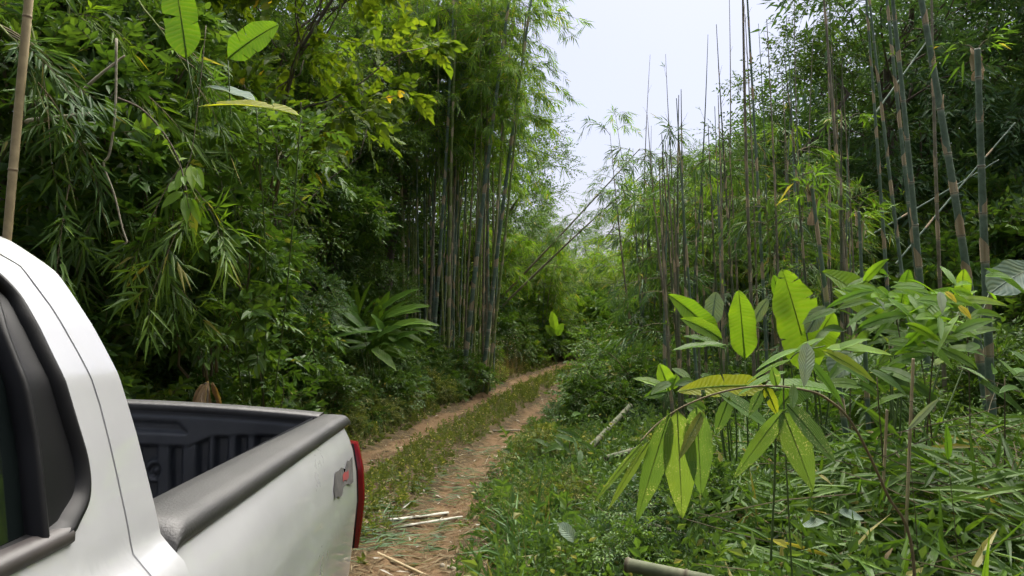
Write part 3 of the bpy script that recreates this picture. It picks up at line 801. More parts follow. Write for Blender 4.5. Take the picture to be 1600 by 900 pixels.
def twigs(g, P, D, ln, k, L, Wd, kind='ovate', alpha=50, droop=.2, tint=(0, .9), old=.03, stem=True, flat=.75, mat=0, smat=1, stem_r=.003, clus=1.0):
    """N leafy twigs: origins P, directions D (N,3), length ln (N,) with k leaves set alternately along each"""
    n = len(P)
    if n == 0: return
    D = unit(D); ln = np.broadcast_to(np.asarray(ln, float), (n,))
    up = np.array([0, 0, 1.0]) * flat + rnd(n, .45)
    S = unit(np.cross(up, D)); Nn = np.cross(D, S)
    s = ((np.arange(k) + .6) / k) ** clus
    pos = P[:, None] + D[:, None] * (ln[:, None] * s[None])[..., None]
    pos[..., 2] -= (ln[:, None] * s[None] ** 2) * .22
    sg = np.where(np.arange(k) % 2 == 0, 1.0, -1.0); sg[-1] = .12
    al = np.radians(alpha) * (1.05 - .35 * s)
    dirs = D[:, None] * np.cos(al)[None, :, None] + S[:, None] * (np.sin(al) * sg)[None, :, None] + rng.normal(0, .16, (n, k, 3))
    Ns = Nn[:, None] + rng.normal(0, .28, (n, k, 3))
    q = n * k
    sz = rng.uniform(.7, 1.15, q)
    tb = np.repeat(rng.uniform(-.18, .18, n), k)
    tt = np.clip(tints(q, tint[0], tint[1], 0) + tb, 0, .92); tt[rng.random(q) < old] = 1.0
    leaves(g, kind, pos.reshape(-1, 3), dirs.reshape(-1, 3), Ns.reshape(-1, 3), L * sz, Wd * sz * rng.uniform(.85, 1.1, q), tt, droop * rng.uniform(.4, 1.6, q), mat)
    if stem:
        # thin three-sided stems, two segments long
        E = np.stack([P, P + D * (ln * .5)[:, None] - np.array([0, 0, 1.]) * (ln * .055)[:, None], P + D * ln[:, None] - np.array([0, 0, 1.]) * (ln * .22)[:, None]], 1)
        A = S; B = Nn; th = np.array([0, 2.094, 4.189]); rr = np.array([1, .8, .35]) * stem_r
        V = E[:, :, None, :] + rr[None, :, None, None] * (np.cos(th)[None, None, :, None] * A[:, None, None, :] + np.sin(th)[None, None, :, None] * B[:, None, None, :])
        f = []
        for r0 in (0, 3):
            for j in range(3):
                k2 = (j + 1) % 3; f += [(r0 + j, r0 + k2, r0 + 3 + k2), (r0 + j, r0 + 3 + k2, r0 + 3 + j)]
        f = np.array(f); FF = (f[None] + (np.arange(n) * 9)[:, None, None]).reshape(-1, 3)
        g.add(V.reshape(-1, 3), FF, rng.random(1)[0], smat)

def plume(g, start, d, ln, nt=12, k=7, L=.15, Wd=.02, droop=.35, sag=.5, kind='lance', tint=(0, .9), old=.03, spread=.5, r=.006, tl_=.22, mat=0, smat=1):
    """a leafy bamboo branch that bends over under its weight"""
    d = unit(np.asarray(d, float)); start = np.asarray(start, float)
    t = np.linspace(0, 1, 8)
    C = start + d * (ln * t)[:, None]; C[:, 2] -= sag * ln * t ** 2
    V, F = tube(C, np.linspace(r, r * .25, 8), 4, False); g.add(V, F, rng.random(), smat)
    s = np.sort(rng.uniform(.12, 1, nt)); s[-1] = 1
    P = np.stack([np.interp(s, t, C[:, i]) for i in range(3)], -1)
    tan = unit(np.gradient(C, axis=0)); TD = np.stack([np.interp(s, t, tan[:, i]) for i in range(3)], -1)
    D = TD + rnd(nt, spread); D[:, 2] -= .15
    twigs(g, P, D, tl_ * rng.uniform(.6, 1.2, nt), k, L, Wd, kind, 34, droop, tint, old, True, .6, mat, smat, .0016, .7)

def ball(n):
    v = unit(rnd(n)); return v * rng.random((n, 1)) ** (1 / 3)

def bough(g, c, r, n, k, L, Wd, kind, tint, old=.02, squash=.7, droop=.25, mat=0, smat=1, out=None, alpha=55):
    """a clump of twigs spreading from a limb end"""
    d = unit(rnd(n) * np.array([1, 1, .75]) + np.array([0, 0, .25]) + (0 if out is None else np.asarray(out) * .5))
    P = np.asarray(c) + d * (r * rng.uniform(.15, .75, n))[:, None] * np.array([1, 1, squash])
    D = d + rnd(n, .35)
    twigs(g, P, D, r * rng.uniform(.35, .7, n), k, L, Wd, kind, alpha, droop, tint, old, True, .8, mat, smat)

def limb(a, b, sag=.1, n=7, wob=.05):
    a, b = np.asarray(a, float), np.asarray(b, float); ln = np.linalg.norm(b - a)
    t = np.linspace(0, 1, n)[:, None]
    P = a * (1 - t) + b * t; P[:, 2] += np.sin(t[:, 0] * math.pi) * sag * ln
    w = np.cumsum(rnd(n, wob * ln / n), 0); w -= t * w[-1]
    return P + w

def make_tree_meshes(name, H, cz0, cz1, rx, ry, nb, br, nt, k, L, Wd, kind, leafm, tr=.12, tint=(0, .9), old=.02, lean=(0, 0), shell=.55, limbs=12):
    """trunk mesh and crown mesh for a tree of height H: crown of nb boughs through an ellipsoid from cz0 to cz1"""
    gt, gc = Geo(), Geo()
    top = np.array([lean[0], lean[1], H * .93])
    T = limb((0, 0, -.3), top, 0, 12, .5)
    V, F = tube(T, np.linspace(tr, tr * .22, 12), 9); gt.add(V, F, rng.random(len(V)))
    zc = (cz0 + cz1) / 2; hz = (cz1 - cz0) / 2
    cen = []
    while len(cen) < nb:
        p = ball(1)[0]
        rr = np.linalg.norm(p)
        if rr < shell and rng.random() < .6: continue
        q = np.array([p[0] * rx, p[1] * ry, zc + p[2] * hz]); f = (q[2]) / H
        q[:2] += np.array(lean) * f + rng.normal(0, .12, 2)
        if any(np.linalg.norm((q - c) * np.array([1, 1, 1.2])) < br * .55 for c in cen) and rng.random() < .8: continue
        cen.append(q)
    cen = np.array(cen)
    order = rng.permutation(nb)
    for i in order[:min(nb, limbs * 2)]:
        c = cen[i]; zt = max(.25 * H * .3, c[2] - rng.uniform(.15, .4) * np.linalg.norm(c[:2]) - .3)
        f = np.clip((zt + .3) / (H * .93 + .3), 0, .98); base = np.array([np.interp(f * 11, range(12), T[:, j]) for j in range(3)])
        Lm = limb(base, c, .08, 7, .35); r0 = tr * (1 - f * .75) * .42
        V, F = tube(Lm, np.linspace(r0, .008, 7), 5); gt.add(V, F, rng.random(len(V)))
    for c in cen:
        outd = unit(c - np.array([lean[0] * .6, lean[1] * .6, zc]))
        tb = rng.uniform(-.15, .15)
        bough(gc, c, br * rng.uniform(.7, 1.3), int(nt * rng.uniform(.7, 1.3)), k, L, Wd, kind, (max(0, tint[0] + tb), min(.92, tint[1] + tb)), old, out=outd)
    return gt.mesh(name + '_trunk', [MAT['bark']]), gc.mesh(name + '_crown', [leafm, MAT['twig']], smooth=False)

def put_tree(name, label, cat, meshes, x, y, rot=0, s=1.0, sz=None, group=None, parts=('trunk', 'crown'), dz=0.0, tilt=(0, 0)):
    o = thing(name, label, cat, (x, y, float(gz(x, y)) + dz), group)
    o.rotation_euler = (tilt[0], tilt[1], rot); o.scale = (s, s, sz or s)
    for nm, me in zip(parts, meshes):
        if me is not None: link(nm, me, o)
    return o

# big single leaves -----------------------------------------------------------------
def big_leaf(A, B, W, nrm=(0, -1, .3), sag=.15, shape='banana', fold=.25, ripple=.02, tears=0, ns=18, nc=4, petiole=0.0, twist=0.0, curl=0.0, seed=None):
    """blade with its midrib from A to B; returns Geo pieces (blade with uv, rib tube)"""
    A = np.asarray(A, float); B = np.asarray(B, float); ln = np.linalg.norm(B - A)
    mid = (A + B) / 2 + np.array([0, 0, sag * ln])
    C = bez(A, mid, B, ns)
    T = unit(np.gradient(C, axis=0))
    N0 = unit(np.asarray(nrm, float))
    S = unit(np.cross(N0[None], T)); Nn = np.cross(T, S)
    t = np.linspace(0, 1, ns)
    if shape == 'banana': w = np.minimum(1, (t / .16) ** .55) * np.clip((1 - t) / .42, 0, 1) ** .7
    elif shape == 'lance': w = np.sin(math.pi * np.clip(t, 0, 1) ** .72) ** .85
    elif shape == 'ginger': w = np.minimum(1, (t / .38) ** .8) * np.clip((1 - t) / .45, 0, 1) ** .75
    else: w = np.sin(np.clip(t, 0, 1) ** .7 * math.pi) ** .8
    w = w * W / 2
    if petiole: w = w * (t > petiole * .5) * np.clip((t - petiole * .5) / (petiole + 1e-6), 0, 1) ** .5
    s = np.linspace(-1, 1, 2 * nc + 1)
    ph = rng.uniform(0, 6, 4)
    edge = 1 + .02 * np.sin(t * 23 + ph[0]) + .015 * np.sin(t * 41 + ph[1])
    V = np.zeros((ns, 2 * nc + 1, 3)); UV = np.zeros((ns, 2 * nc + 1, 2))
    for j, sj in enumerate(s):
        rp = ripple * W * np.sin(t * 19 + ph[2] + (1.3 if sj > 0 else 0)) * abs(sj) ** 1.5
        zz = fold * abs(sj) * w - curl * (sj ** 2) * w + rp
        tw = twist * t
        off = S * (w * edge * sj * math.cos(math.atan(fold)))[:, None] + Nn * zz[:, None]
        if twist:
            off = off * np.cos(tw)[:, None] + np.cross(T, off) * np.sin(tw)[:, None]
        V[:, j] = C + off
        # the outer blade sweeps a little towards the tip
        V[:, j] += T * (abs(sj) * w * .25)[:, None]
        UV[:, j, 0] = t; UV[:, j, 1] = .5 + .5 * sj
    F = grid_faces(ns, 2 * nc + 1)
    if tears:
        keep = np.ones(len(F), bool); ncol = 2 * nc
        for _ in range(tears):
            r0 = rng.integers(3, ns - 3); sd = rng.integers(0, 2); dpt = rng.integers(1, nc + 1); wd = rng.uniform(.1, .55)
            for q in range(dpt + 1):
                col = q if sd == 0 else ncol - q
                a_, b_ = V[r0, col].copy(), V[r0 + 1, col].copy(); m_ = (a_ + b_) / 2; f_ = wd * (1 - q / dpt) + .02
                V[r0, col] = m_ + (a_ - m_) * f_; V[r0 + 1, col] = m_ + (b_ - m_) * f_
                V[r0, col] += Nn[r0] * .02 * W * (1 - q / dpt)
                if q < dpt:
                    fc = q if sd == 0 else ncol - 1 - q
                    keep[r0 * ncol + fc] = False; keep[r0 * ncol + fc + (ns - 1) * ncol] = False
        F = F[keep]
    return C, V.reshape(-1, 3), F, UV.reshape(-1, 2), w

def leaf_obj(parent, A, B, W, mat, tint=.5, rib_r=.004, origin=None, name='leaf', label=None, **kw):
    org = np.array(parent.location) if origin is None else np.asarray(origin)
    C, V, F, UV, w = big_leaf(A, B, W, **kw)
    g = Geo(); g.add(V, F, tint, 0, UV)
    rV, rF = tube(C, np.linspace(rib_r, rib_r * .25, len(C)), 5, False)
    g.add(rV, rF, min(.9, tint + .2), 0)
    o = link(name, g.mesh(name, [mat, MAT['green_stem']], origin=org), parent)
    if label: o['label'] = label
    return o
def stem_obj(parent, pts, r0, r1, mat='green_stem', name='stem', seg=6, origin=None, tint=.5, n=24):
    org = np.array(parent.location) if origin is None else np.asarray(origin)
    C = poly(pts, n); g = Geo(); V, F = tube(C, np.linspace(r0, r1, len(C)), seg); g.add(V, F, tint)
    return link(name, g.mesh(name, [MAT[mat]], origin=org), parent)
vein = (120.0, 26.0, (.22, .27, .07))
MAT['banana'] = leaf_mat('banana_leaf', greens((.055, .13, .02), (.10, .21, .02), (.16, .27, .03), (.40, .33, .03)), .5, .38, (1.6, 1.6, .4), veins=vein, vary=.15)
MAT['ginger'] = leaf_mat('ginger_leaf', greens((.04, .10, .018), (.07, .15, .022), (.11, .2, .03)), .3, .32, veins=(90., 40., (.13, .2, .06)), vary=.15)
MAT['blade'] = leaf_mat('bamboo_blade', greens((.06, .13, .035), (.10, .185, .04), (.15, .235, .045), (.33, .29, .06)), .36, .4, veins=(2.0, 75., (.17, .22, .10)), vary=.15, speckle=.75)
MAT['blade_pale'] = leaf_mat('pale_leaf_underside', greens((.13, .19, .15), (.2, .27, .2), (.3, .36, .28)), .2, .45, veins=(60., 40., (.35, .4, .32)), vary=.1)
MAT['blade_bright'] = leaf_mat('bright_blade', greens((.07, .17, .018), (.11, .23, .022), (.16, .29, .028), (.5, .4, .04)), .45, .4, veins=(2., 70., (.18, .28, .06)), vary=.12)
MAT['dry_leaf'] = leaf_mat('dry_leaf', greens((.13, .085, .045), (.22, .15, .08), (.34, .25, .15)), .2, .8, veins=(60., 30., (.3, .22, .13)), vary=.2, spec=.15)

# bamboo culms ------------------------------------------------------------------------
MAT['culm'] = tint_mat('bamboo_culm_green', [(0, (.11, .155, .11)), (.35, (.145, .19, .14)), (.6, (.25, .28, .22)), (.8, (.36, .35, .28)), (1, (.16, .15, .11))], .6, .12, noise_amt=.35, noise_scale=14)
MAT['culm_yellow'] = tint_mat('bamboo_culm_yellow_green', [(0, (.16, .2, .06)), (.35, (.2, .23, .08)), (.6, (.26, .27, .14)), (.8, (.34, .32, .22)), (1, (.17, .15, .09))], .6, .12, noise_amt=.3, noise_scale=14)
MAT['culm_brown'] = tint_mat('bamboo_culm_old', [(0, (.17, .15, .10)), (.35, (.2, .175, .125)), (.6, (.28, .245, .18)), (1, (.13, .105, .075))], .6, .25, noise_amt=.4, noise_scale=10)
MAT['culm_tan'] = tint_mat('bamboo_culm_dry', [(0, (.33, .26, .14)), (.6, (.40, .32, .19)), (1, (.18, .13, .08))], .55, .3, noise_amt=.3, noise_scale=12)
MAT['sheath'] = tint_mat('culm_sheath', [(0, (.30, .22, .13)), (.5, (.40, .31, .2)), (1, (.50, .41, .29))], .8, .15, noise_amt=.35, noise_scale=40, bump=(90, .4, .004))
def _sheath_mesh(flare, span, point, seed):
    r = np.random.default_rng(seed); na, nz = 15, 8
    th = np.linspace(-span / 2, span / 2, na); g = Geo(); V = []
    for i in range(nz):
        t = i / (nz - 1)
        for a in th:
            top = 1 - point * abs(a) / (span / 2)
            z = t * top
            rad = 1.07 + flare * z ** 2 + .03 * math.sin(a * 5 + seed) * z
            V.append((rad * math.cos(a), rad * math.sin(a), z + .0))
    g.add(V, grid_faces(nz, na), np.tile(r.uniform(0, 1, na), nz))
    return g.mesh('sheath', [MAT['sheath']])
SHEATH = [_sheath_mesh(.12, 5.6, .55, 1), _sheath_mesh(.25, 5.0, .7, 2), _sheath_mesh(.7, 3.6, .8, 3), _sheath_mesh(.05, 6.2, .35, 4)]

def culm_geo(C_fn, length, r0, r1, il, seg=9):
    """bamboo stalk along a curve function (0..1): node ridges at every internode; tint marks nodes; returns Geo, node params"""
    s, nodes = 0.0, []
    while s < length:
        nodes.append(s); f = s / length
        s += il * (.55 + .75 * math.sin(min(1, f * 1.6 + .15) * math.pi * .62)) * rng.uniform(.93, 1.07)
    S, R, T = [], [], []
    def rad(s_): return r0 + (r1 - r0) * (s_ / length) ** 1.25
    for i, n0 in enumerate(nodes):
        nx = nodes[i + 1] if i + 1 < len(nodes) else length
        r = rad(n0)
        S += [n0, n0 + .25 * r, n0 + .5 * r, n0 + .8 * r]; R += [r * 1.02, r * 1.17, r * 1.05, r]; T += [.9, 1, .75, .25]
        S += [(n0 + nx) / 2, nx - .9 * r, nx - .15 * r]; rm = rad((n0 + nx) / 2); R += [rm, rad(nx), rad(nx)]; T += [.1, .35, .7]
    S = np.clip(np.array(S), 0, length); P = C_fn(S / length)
    keep = np.concatenate([[True], np.diff(S) > 1e-5]); P = P[keep]; R = np.array(R)[keep]; T = np.array(T)[keep]
    g = Geo(); V, F = tube(P, R, seg)
    g.add(V, F, np.concatenate([np.repeat(T, seg), [.5, .5]]))
    return g, np.array(nodes) / length, rad

def culm(name, label, base, top, r0, r1=None, il=.34, bow=.02, mat='culm', sheaths=.8, sh_from=.05, sh_to=1.0, foliage=None, group=None, leafmat='bamboo_leaf', cat='bamboo', whisk=0, sh_len=.42, straight_frac=None):
    """one bamboo culm as a thing: stalk, sheath parts, foliage.  foliage = dict(n, lo, hi, ln, nt, k, L, W, sag)"""
    base = np.asarray(base, float); top = np.asarray(top, float)
    length = np.linalg.norm(top - base); r1 = r0 * .35 if r1 is None else r1
    side = unit(np.array([rng.normal(), rng.normal() * .3, 0])) * bow * length
    mid = (base + top) / 2 + side + np.array([0, 0, .0])
    def fn(t):
        t = np.asarray(t, float)[:, None]
        return (1 - t) ** 2 * base + 2 * t * (1 - t) * mid + t * t * top
    o = thing(name, label, cat, tuple(base), group)
    g, nodes, rad = culm_geo(fn, length, r0, r1, il)
    link('stalk', g.mesh('stalk', [MAT[mat]], origin=base), o)
    for i, nf in enumerate(nodes[:-1]):
        if nf < sh_from or nf > sh_to or rng.random() > sheaths: continue
        r = rad(nf * length); p = fn([nf])[0]; tn = unit(fn([min(1, nf + .01)])[0] - fn([max(0, nf - .01)])[0])
        sh = link('sheath', SHEATH[rng.choice(4, p=[.4, .3, .12, .18])], o, tuple(p - base))
        q = Vector(tn).to_track_quat('Z', 'Y'); sh.rotation_mode = 'QUATERNION'
        from mathutils import Quaternion
        sh.rotation_quaternion = q @ Quaternion((0, 0, 1), rng.uniform(0, 6.28))
        gap = (nodes[i + 1] - nf) * length
        sh.scale = (r, r, gap * sh_len * rng.uniform(.7, 1.35))
    if foliage or whisk:
        gf = Geo(); fo = foliage or {}
        for _ in range(fo.get('n', 0)):
            f = rng.uniform(fo.get('lo', .5), fo.get('hi', .97)); p = fn([f])[0]
            az = rng.uniform(0, 6.28); d = np.array([math.cos(az), math.sin(az), rng.uniform(.1, .9)])
            plume(gf, p, d, fo.get('ln', 1.0) * rng.uniform(.5, 1.2), fo.get('nt', 9), fo.get('k', 6), fo.get('L', .15), fo.get('W', .02), .35, fo.get('sag', .5), old=fo.get('old', .03), tint=fo.get('tint', (0, .9)))
        for nf in nodes[1:-1]:
            if rng.random() > whisk: continue
            p = fn([nf])[0]; az = rng.uniform(0, 6.28); dd = np.array([math.cos(az), math.sin(az), 1.6]); ll = rng.uniform(.08, .3)
            V, F = tube(np.stack([p, p + unit(dd) * ll]), [.003, .001], 3, False); gf.add(V, F, .3, 1)
            if rng.random() < .5: twigs(gf, np.array([p + unit(dd) * ll * .7]), np.array([dd]), .06, 3, fo.get('L', .12), .016, 'lance', 40, .4)
        if gf.n: link('foliage', gf.mesh('foliage', [MAT[leafmat], MAT['twig']], smooth=False, origin=base), o)
    return o
# ------------------------------------------------------------------ trees, shrubs and bamboo of the background
def make_shrub_meshes(name, r, h, nb, br, nt, k, L, Wd, kind, leafm, tint=(0, .9), old=.02, alpha=55, ns=9):
    gs, gc = Geo(), Geo()
    cen = []
    for _ in range(nb):
        p = ball(1)[0]; p[2] = abs(p[2])
        cen.append(np.array([p[0] * r, p[1] * r, .12 * h + p[2] * h * .88]))
    for c in cen[:ns]:
        b = np.array([c[0] * .25, c[1] * .25, -.15]); Lm = limb(b, c, .05, 6, .3)
        V, F = tube(Lm, np.linspace(.014, .004, 6), 5); gs.add(V, F, rng.random(len(V)))
    for c in cen:
        tb = rng.uniform(-.2, .2)
        bough(gc, c, br * rng.uniform(.7, 1.3), int(nt * rng.uniform(.7, 1.3)), k, L, Wd, kind, (max(0, tint[0] + tb), min(.92, tint[1] + tb)), old, squash=.8, out=unit(c - np.array([0, 0, h * .3])), alpha=alpha)
    return gs.mesh(name + '_stems', [MAT['twig']]), gc.mesh(name + '_foliage', [leafm, MAT['twig']], smooth=False)

TR = {}
TR['dark1'] = make_tree_meshes('dark_tree', 9, 1.0, 9.2, 2.3, 2.3, 85, .75, 30, 7, .115, .05, 'ovate', MAT['leaf_dark'], .13)
TR['dark2'] = make_tree_meshes('dark_tree', 8, .6, 8.2, 1.9, 2.2, 75, .7, 32, 8, .09, .042, 'ovate', MAT['leaf_dark'], .10, lean=(.3, .2))
TR['blue1'] = make_tree_meshes('hill_tree', 9, 1.4, 9.4, 2.6, 2.6, 80, .9, 24, 7, .21, .075, 'ovate2', MAT['leaf_blue'], .14)
TR['blue2'] = make_tree_meshes('hill_tree', 8.5, 1.0, 8.8, 2.4, 2.4, 75, .9, 24, 7, .23, .06, 'lance', MAT['leaf_blue'], .13, lean=(-.4, 0))
TR['mid1'] = make_tree_meshes('green_tree', 7.5, .8, 7.8, 2.2, 2.2, 75, .75, 28, 7, .13, .05, 'ovate', MAT['leaf_mid'], .11)
TR['bright1'] = make_tree_meshes('bright_tree', 5.5, .5, 5.8, 2.0, 2.0, 60, .75, 26, 7, .15, .055, 'ovate', MAT['leaf_bright'], .09)
TR['column'] = make_tree_meshes('creeper_tree', 8, .2, 8.0, 1.15, 1.15, 75, .55, 30, 7, .085, .042, 'ovate', MAT['leaf_dark'], .12, shell=.3)
TR['column2'] = make_tree_meshes('creeper_tree', 7, .2, 7.2, 1.05, 1.05, 65, .5, 30, 7, .10, .05, 'ovate', MAT['leaf_mid'], .11, shell=.3)

lab = 'dark broadleaf tree in the dense forest wall above the truck'
for i, (x, y, kd, s) in enumerate([(-6.6, 6.2, 'dark1', .95), (-5.6, 8.4, 'column', 1.0), (-5.0, 10.4, 'dark2', 1.0), (-8.4, 9.0, 'dark1', 1.15), (-7.2, 12.0, 'dark2', 1.25), (-9.5, 13.5, 'dark1', 1.3)]):
    put_tree('forest_tree', lab, 'tree', TR[kd], x, y, rng.uniform(0, 6.28), s, group='trees of the forest wall above the truck')
lab = 'dark creeper-clad tree in the forest wall between ginger plant and tall bamboo clump'
for i, (x, y, kd, s) in enumerate([(-4.15, 12.6, 'column', 1.0), (-3.75, 14.6, 'column', 1.05), (-3.55, 16.6, 'column2', 1.1), (-5.2, 14.6, 'dark1', 1.15), (-4.6, 17.4, 'dark2', 1.2), (-4.9, 20.5, 'dark1', 1.2)]):
    put_tree('forest_tree', lab, 'tree', TR[kd], x, y, rng.uniform(0, 6.28), s, group='creeper-clad trees beside the tall bamboo clump')
lab = 'leafy tree standing behind the tall bamboo clump'
for i, (x, y, kd, s) in enumerate([(-3.0, 22.5, 'dark1', 1.15), (-1.2, 23.5, 'mid1', 1.1), (-.6, 26.5, 'dark2', 1.1), (-4.2, 27, 'dark1', 1.3)]):
    put_tree('forest_tree', lab, 'tree', TR[kd], x, y, rng.uniform(0, 6.28), s, group='trees behind the tall bamboo clump')
lab = 'dark tree massed on the hillside behind the tall bare culms'
hill = []
for y in (14.5, 17.5, 21, 25):
    for x in np.arange(6.2, 24, 2.6):
        px = 800 + x / y * FPX
        if px < 1210 or px > 1720: continue
        hill.append((x + rng.normal(0, .4), y + rng.normal(0, .5)))
for px, d, s_ in ((1085, 19, .5), (1120, 17, .55), (1150, 19.5, .62), (1180, 16.5, .6), (1205, 18.5, .72), (1235, 16, .7), (1105, 21, .55), (1165, 22, .72)):
    p = at(px, 450, d); put_tree('grove_tree', 'low leafy tree showing between the thin bare culms', 'tree', TR['mid1' if s_ < .6 else 'blue1'], p[0], p[1], rng.uniform(0, 6.28), s_, group='low trees behind the thin culms')
for x, y in hill:
    kd = rng.choice(['blue1', 'blue2', 'dark1'], p=[.45, .35, .2])
    top = 9 if y < 16 else 8.5
    s = rng.uniform(.82, 1.1) * (1 if x / y > .5 else .82)
    put_tree('hillside_tree', lab, 'tree', TR[kd], x, y, rng.uniform(0, 6.28), s, group='trees massed on the hillside')
lab = 'pale green small tree where the track bends out of sight'
for i, (x, y, kd, s, sz) in enumerate([(.6, 29, 'bright1', .8, .55), (2.6, 31, 'bright1', .7, .5), (4.6, 29.5, 'bright1', .85, .62), (6.8, 28, 'mid1', .85, .8), (3.6, 36, 'mid1', .6, .45), (7.5, 33, 'bright1', 1.2, 1.1), (9.8, 30, 'mid1', 1.0, 1.0), (1.2, 38, 'mid1', .7, .5), (-1.5, 33, 'mid1', 1.0, .9), (6, 42, 'mid1', .8, .6), (10, 40, 'mid1', 1.1, 1.1), (2, 46, 'mid1', .7, .55), (13, 36, 'dark1', 1.2, 1.1)]):
    put_tree('distant_tree', lab, 'tree', TR[kd], x, y, rng.uniform(0, 6.28), s, sz, group='small trees at the bend of the track')
# forest standing behind the photographer, which the truck's paint and glass mirror
lab = 'leafy tree standing beside the track behind the photographer'
for i, (x, y, kd, s) in enumerate([(5.5, 1.5, 'dark1', 1.0), (5.2, -2.5, 'dark2', 1.1), (4.6, -6.5, 'mid1', 1.1), (7.5, 5.5, 'dark2', 1.1), (-6.2, -2.0, 'dark1', 1.1), (-6.0, 2.0, 'dark2', 1.1), (7.8, -.5, 'dark1', 1.2), (2.5, -11, 'mid1', 1.1), (-4.5, -9, 'dark1', 1.1)]):
    put_tree('roadside_tree', lab, 'tree', TR[kd], x, y, rng.uniform(0, 6.28), s, group='trees behind the photographer')

# tree with large heart-shaped yellow-green leaves reaching in from above
TR['heart'] = make_tree_meshes('heart_tree', 7.0, 3.3, 7.0, 1.9, 1.5, 34, .6, 14, 7, .15, .115, 'heart', MAT['leaf_yellow'], .07, old=.012, lean=(2.0, -.6))
put_tree('yellow_leaved_tree', 'tree with heart-shaped yellow-green leaves over the forest wall', 'tree', TR['heart'], -4.1, 10.0, 0.0, .95)
put_tree('yellow_leaved_tree', 'paler heart-leaved tree half hidden behind the hanging bamboo', 'tree', TR['heart'], -6.2, 8.2, .2, .9)

SH = {}
SH['dark'] = [make_shrub_meshes('dark_shrub', .85, 1.5, 26, .42, 22, 7, .10, .048, 'ovate', MAT['leaf_dark']) for _ in range(2)]
SH['mid'] = [make_shrub_meshes('green_shrub', .8, 1.4, 24, .40, 18, 7, .13, .058, 'ovate', MAT['leaf_mid']) for _ in range(2)]
SH['bright'] = [make_shrub_meshes('bright_shrub', .6, 1.1, 16, .36, 16, 7, .13, .055, 'ovate2', MAT['leaf_bright'])]
SH['fine'] = [make_shrub_meshes('fine_shrub', .85, 1.2, 28, .36, 26, 8, .062, .028, 'ovate', MAT['leaf_mid'], tint=(.1, .9)) for _ in range(2)]
SH['olive'] = [make_shrub_meshes('olive_bush', .85, 1.15, 26, .38, 24, 8, .085, .036, 'ovate', MAT['weed_olive'], tint=(.1, .9), old=.06) for _ in range(2)]
SH['finedark'] = [make_shrub_meshes('fine_dark_shrub', .85, 1.3, 28, .38, 26, 8, .07, .03, 'ovate', MAT['leaf_blue'])]
SH['lance'] = [make_shrub_meshes('narrow_leaved_shrub', .8, 1.4, 22, .45, 18, 7, .19, .036, 'lance2', MAT['leaf_mid'], alpha=40) for _ in range(2)]
CR = [make_shrub_meshes('dark_creeper', .45, .9, 13, .34, 13, 7, .115, .055, 'ovate2', MAT['leaf_dark'], ns=5), make_shrub_meshes('green_creeper', .45, .9, 12, .36, 12, 6, .13, .07, 'heart', MAT['leaf_mid'], ns=5),
      make_shrub_meshes('bright_creeper', .4, .8, 9, .34, 10, 6, .14, .06, 'ovate2', MAT['leaf_bright'], ns=5), make_shrub_meshes('narrow_creeper', .45, .9, 10, .4, 11, 6, .2, .036, 'lance2', MAT['leaf_mid'], ns=5, alpha=40)]
def in_ginger_view(x, y, dz=0.0, s=1.0):
    px = 800 + x / y * FPX; z = float(gz(x, y)) + dz
    top = 450 - (z + 1.4 * s - CAM_H) * FPX / y; bot = 450 - (z - CAM_H) * FPX / y
    return 470 < px < 705 and 8 < y < 13.6 and top < 600 and bot > 400
def put_shrub(label, kd, x, y, s, group, sz=None, dz=0.0):
    small = s < .62 or 'bush' in label
    return put_tree('bush' if small else 'shrub', label, 'bush' if small else 'shrub', SH[kd][rng.integers(len(SH[kd]))], x, y, rng.uniform(0, 6.28), s, sz, group, ('stem', 'foliage'), dz - .05)
# front of the forest wall, from behind the truck to the ginger plant and on to the bamboo clump
for _ in range(30):
    y = rng.uniform(4.2, 11.5); x = float(road_c(y)) - rng.uniform(2.9, 5.0)
    put_shrub('leafy shrub at the foot of the forest wall behind the truck bed', rng.choice(['dark', 'mid', 'lance', 'fine', 'finedark'], p=[.3, .25, .2, .15, .1]), x, y, rng.uniform(.7, 1.25), 'shrubs behind the truck bed')
def put_creeper(label, kd, x, y, s, group, dz):
    return put_tree('creeper', label, 'creeper', SH[kd][rng.integers(len(SH[kd]))], x, y, rng.uniform(0, 6.28), s, None, group, ('stem', 'foliage'), dz)
for _ in range(46):
    px, d = rng.uniform(-40, 440), rng.uniform(5.3, 8.0); py = rng.uniform(-40, 600); p = at(px, py, d); kd = rng.choice(4, p=[.4, .3, .16, .14])
    if 235 < px < 470 and py < 240 and d < 6.2: continue
    put_tree('creeper', ['dark glossy creeper tangle on the forest wall over the truck', 'heart-leaved creeper tangle on the forest wall over the truck', 'bright creeper sprig on the forest wall over the truck', 'narrow-leaved creeper tangle on the forest wall over the truck'][kd], 'creeper', CR[kd], p[0], p[1], rng.uniform(0, 6.28), rng.uniform(.75, 1.15), None, 'creepers on the forest wall', ('stem', 'foliage'), max(0, p[2] - float(gz(p[0], p[1])) - .5))
for _ in range(26):
    px, d = rng.uniform(150, 580), rng.uniform(5.6, 10.5); p = at(px, 600, d)
    if road_s(p[0], p[1]) > -2.0 or in_ginger_view(p[0], p[1], 0, .6): continue
    put_shrub('leafy shrub at the foot of the forest wall behind the truck bed', rng.choice(['dark', 'mid', 'lance', 'bright'], p=[.25, .35, .25, .15]), p[0], p[1], rng.uniform(.5, .95), 'shrubs behind the truck bed')
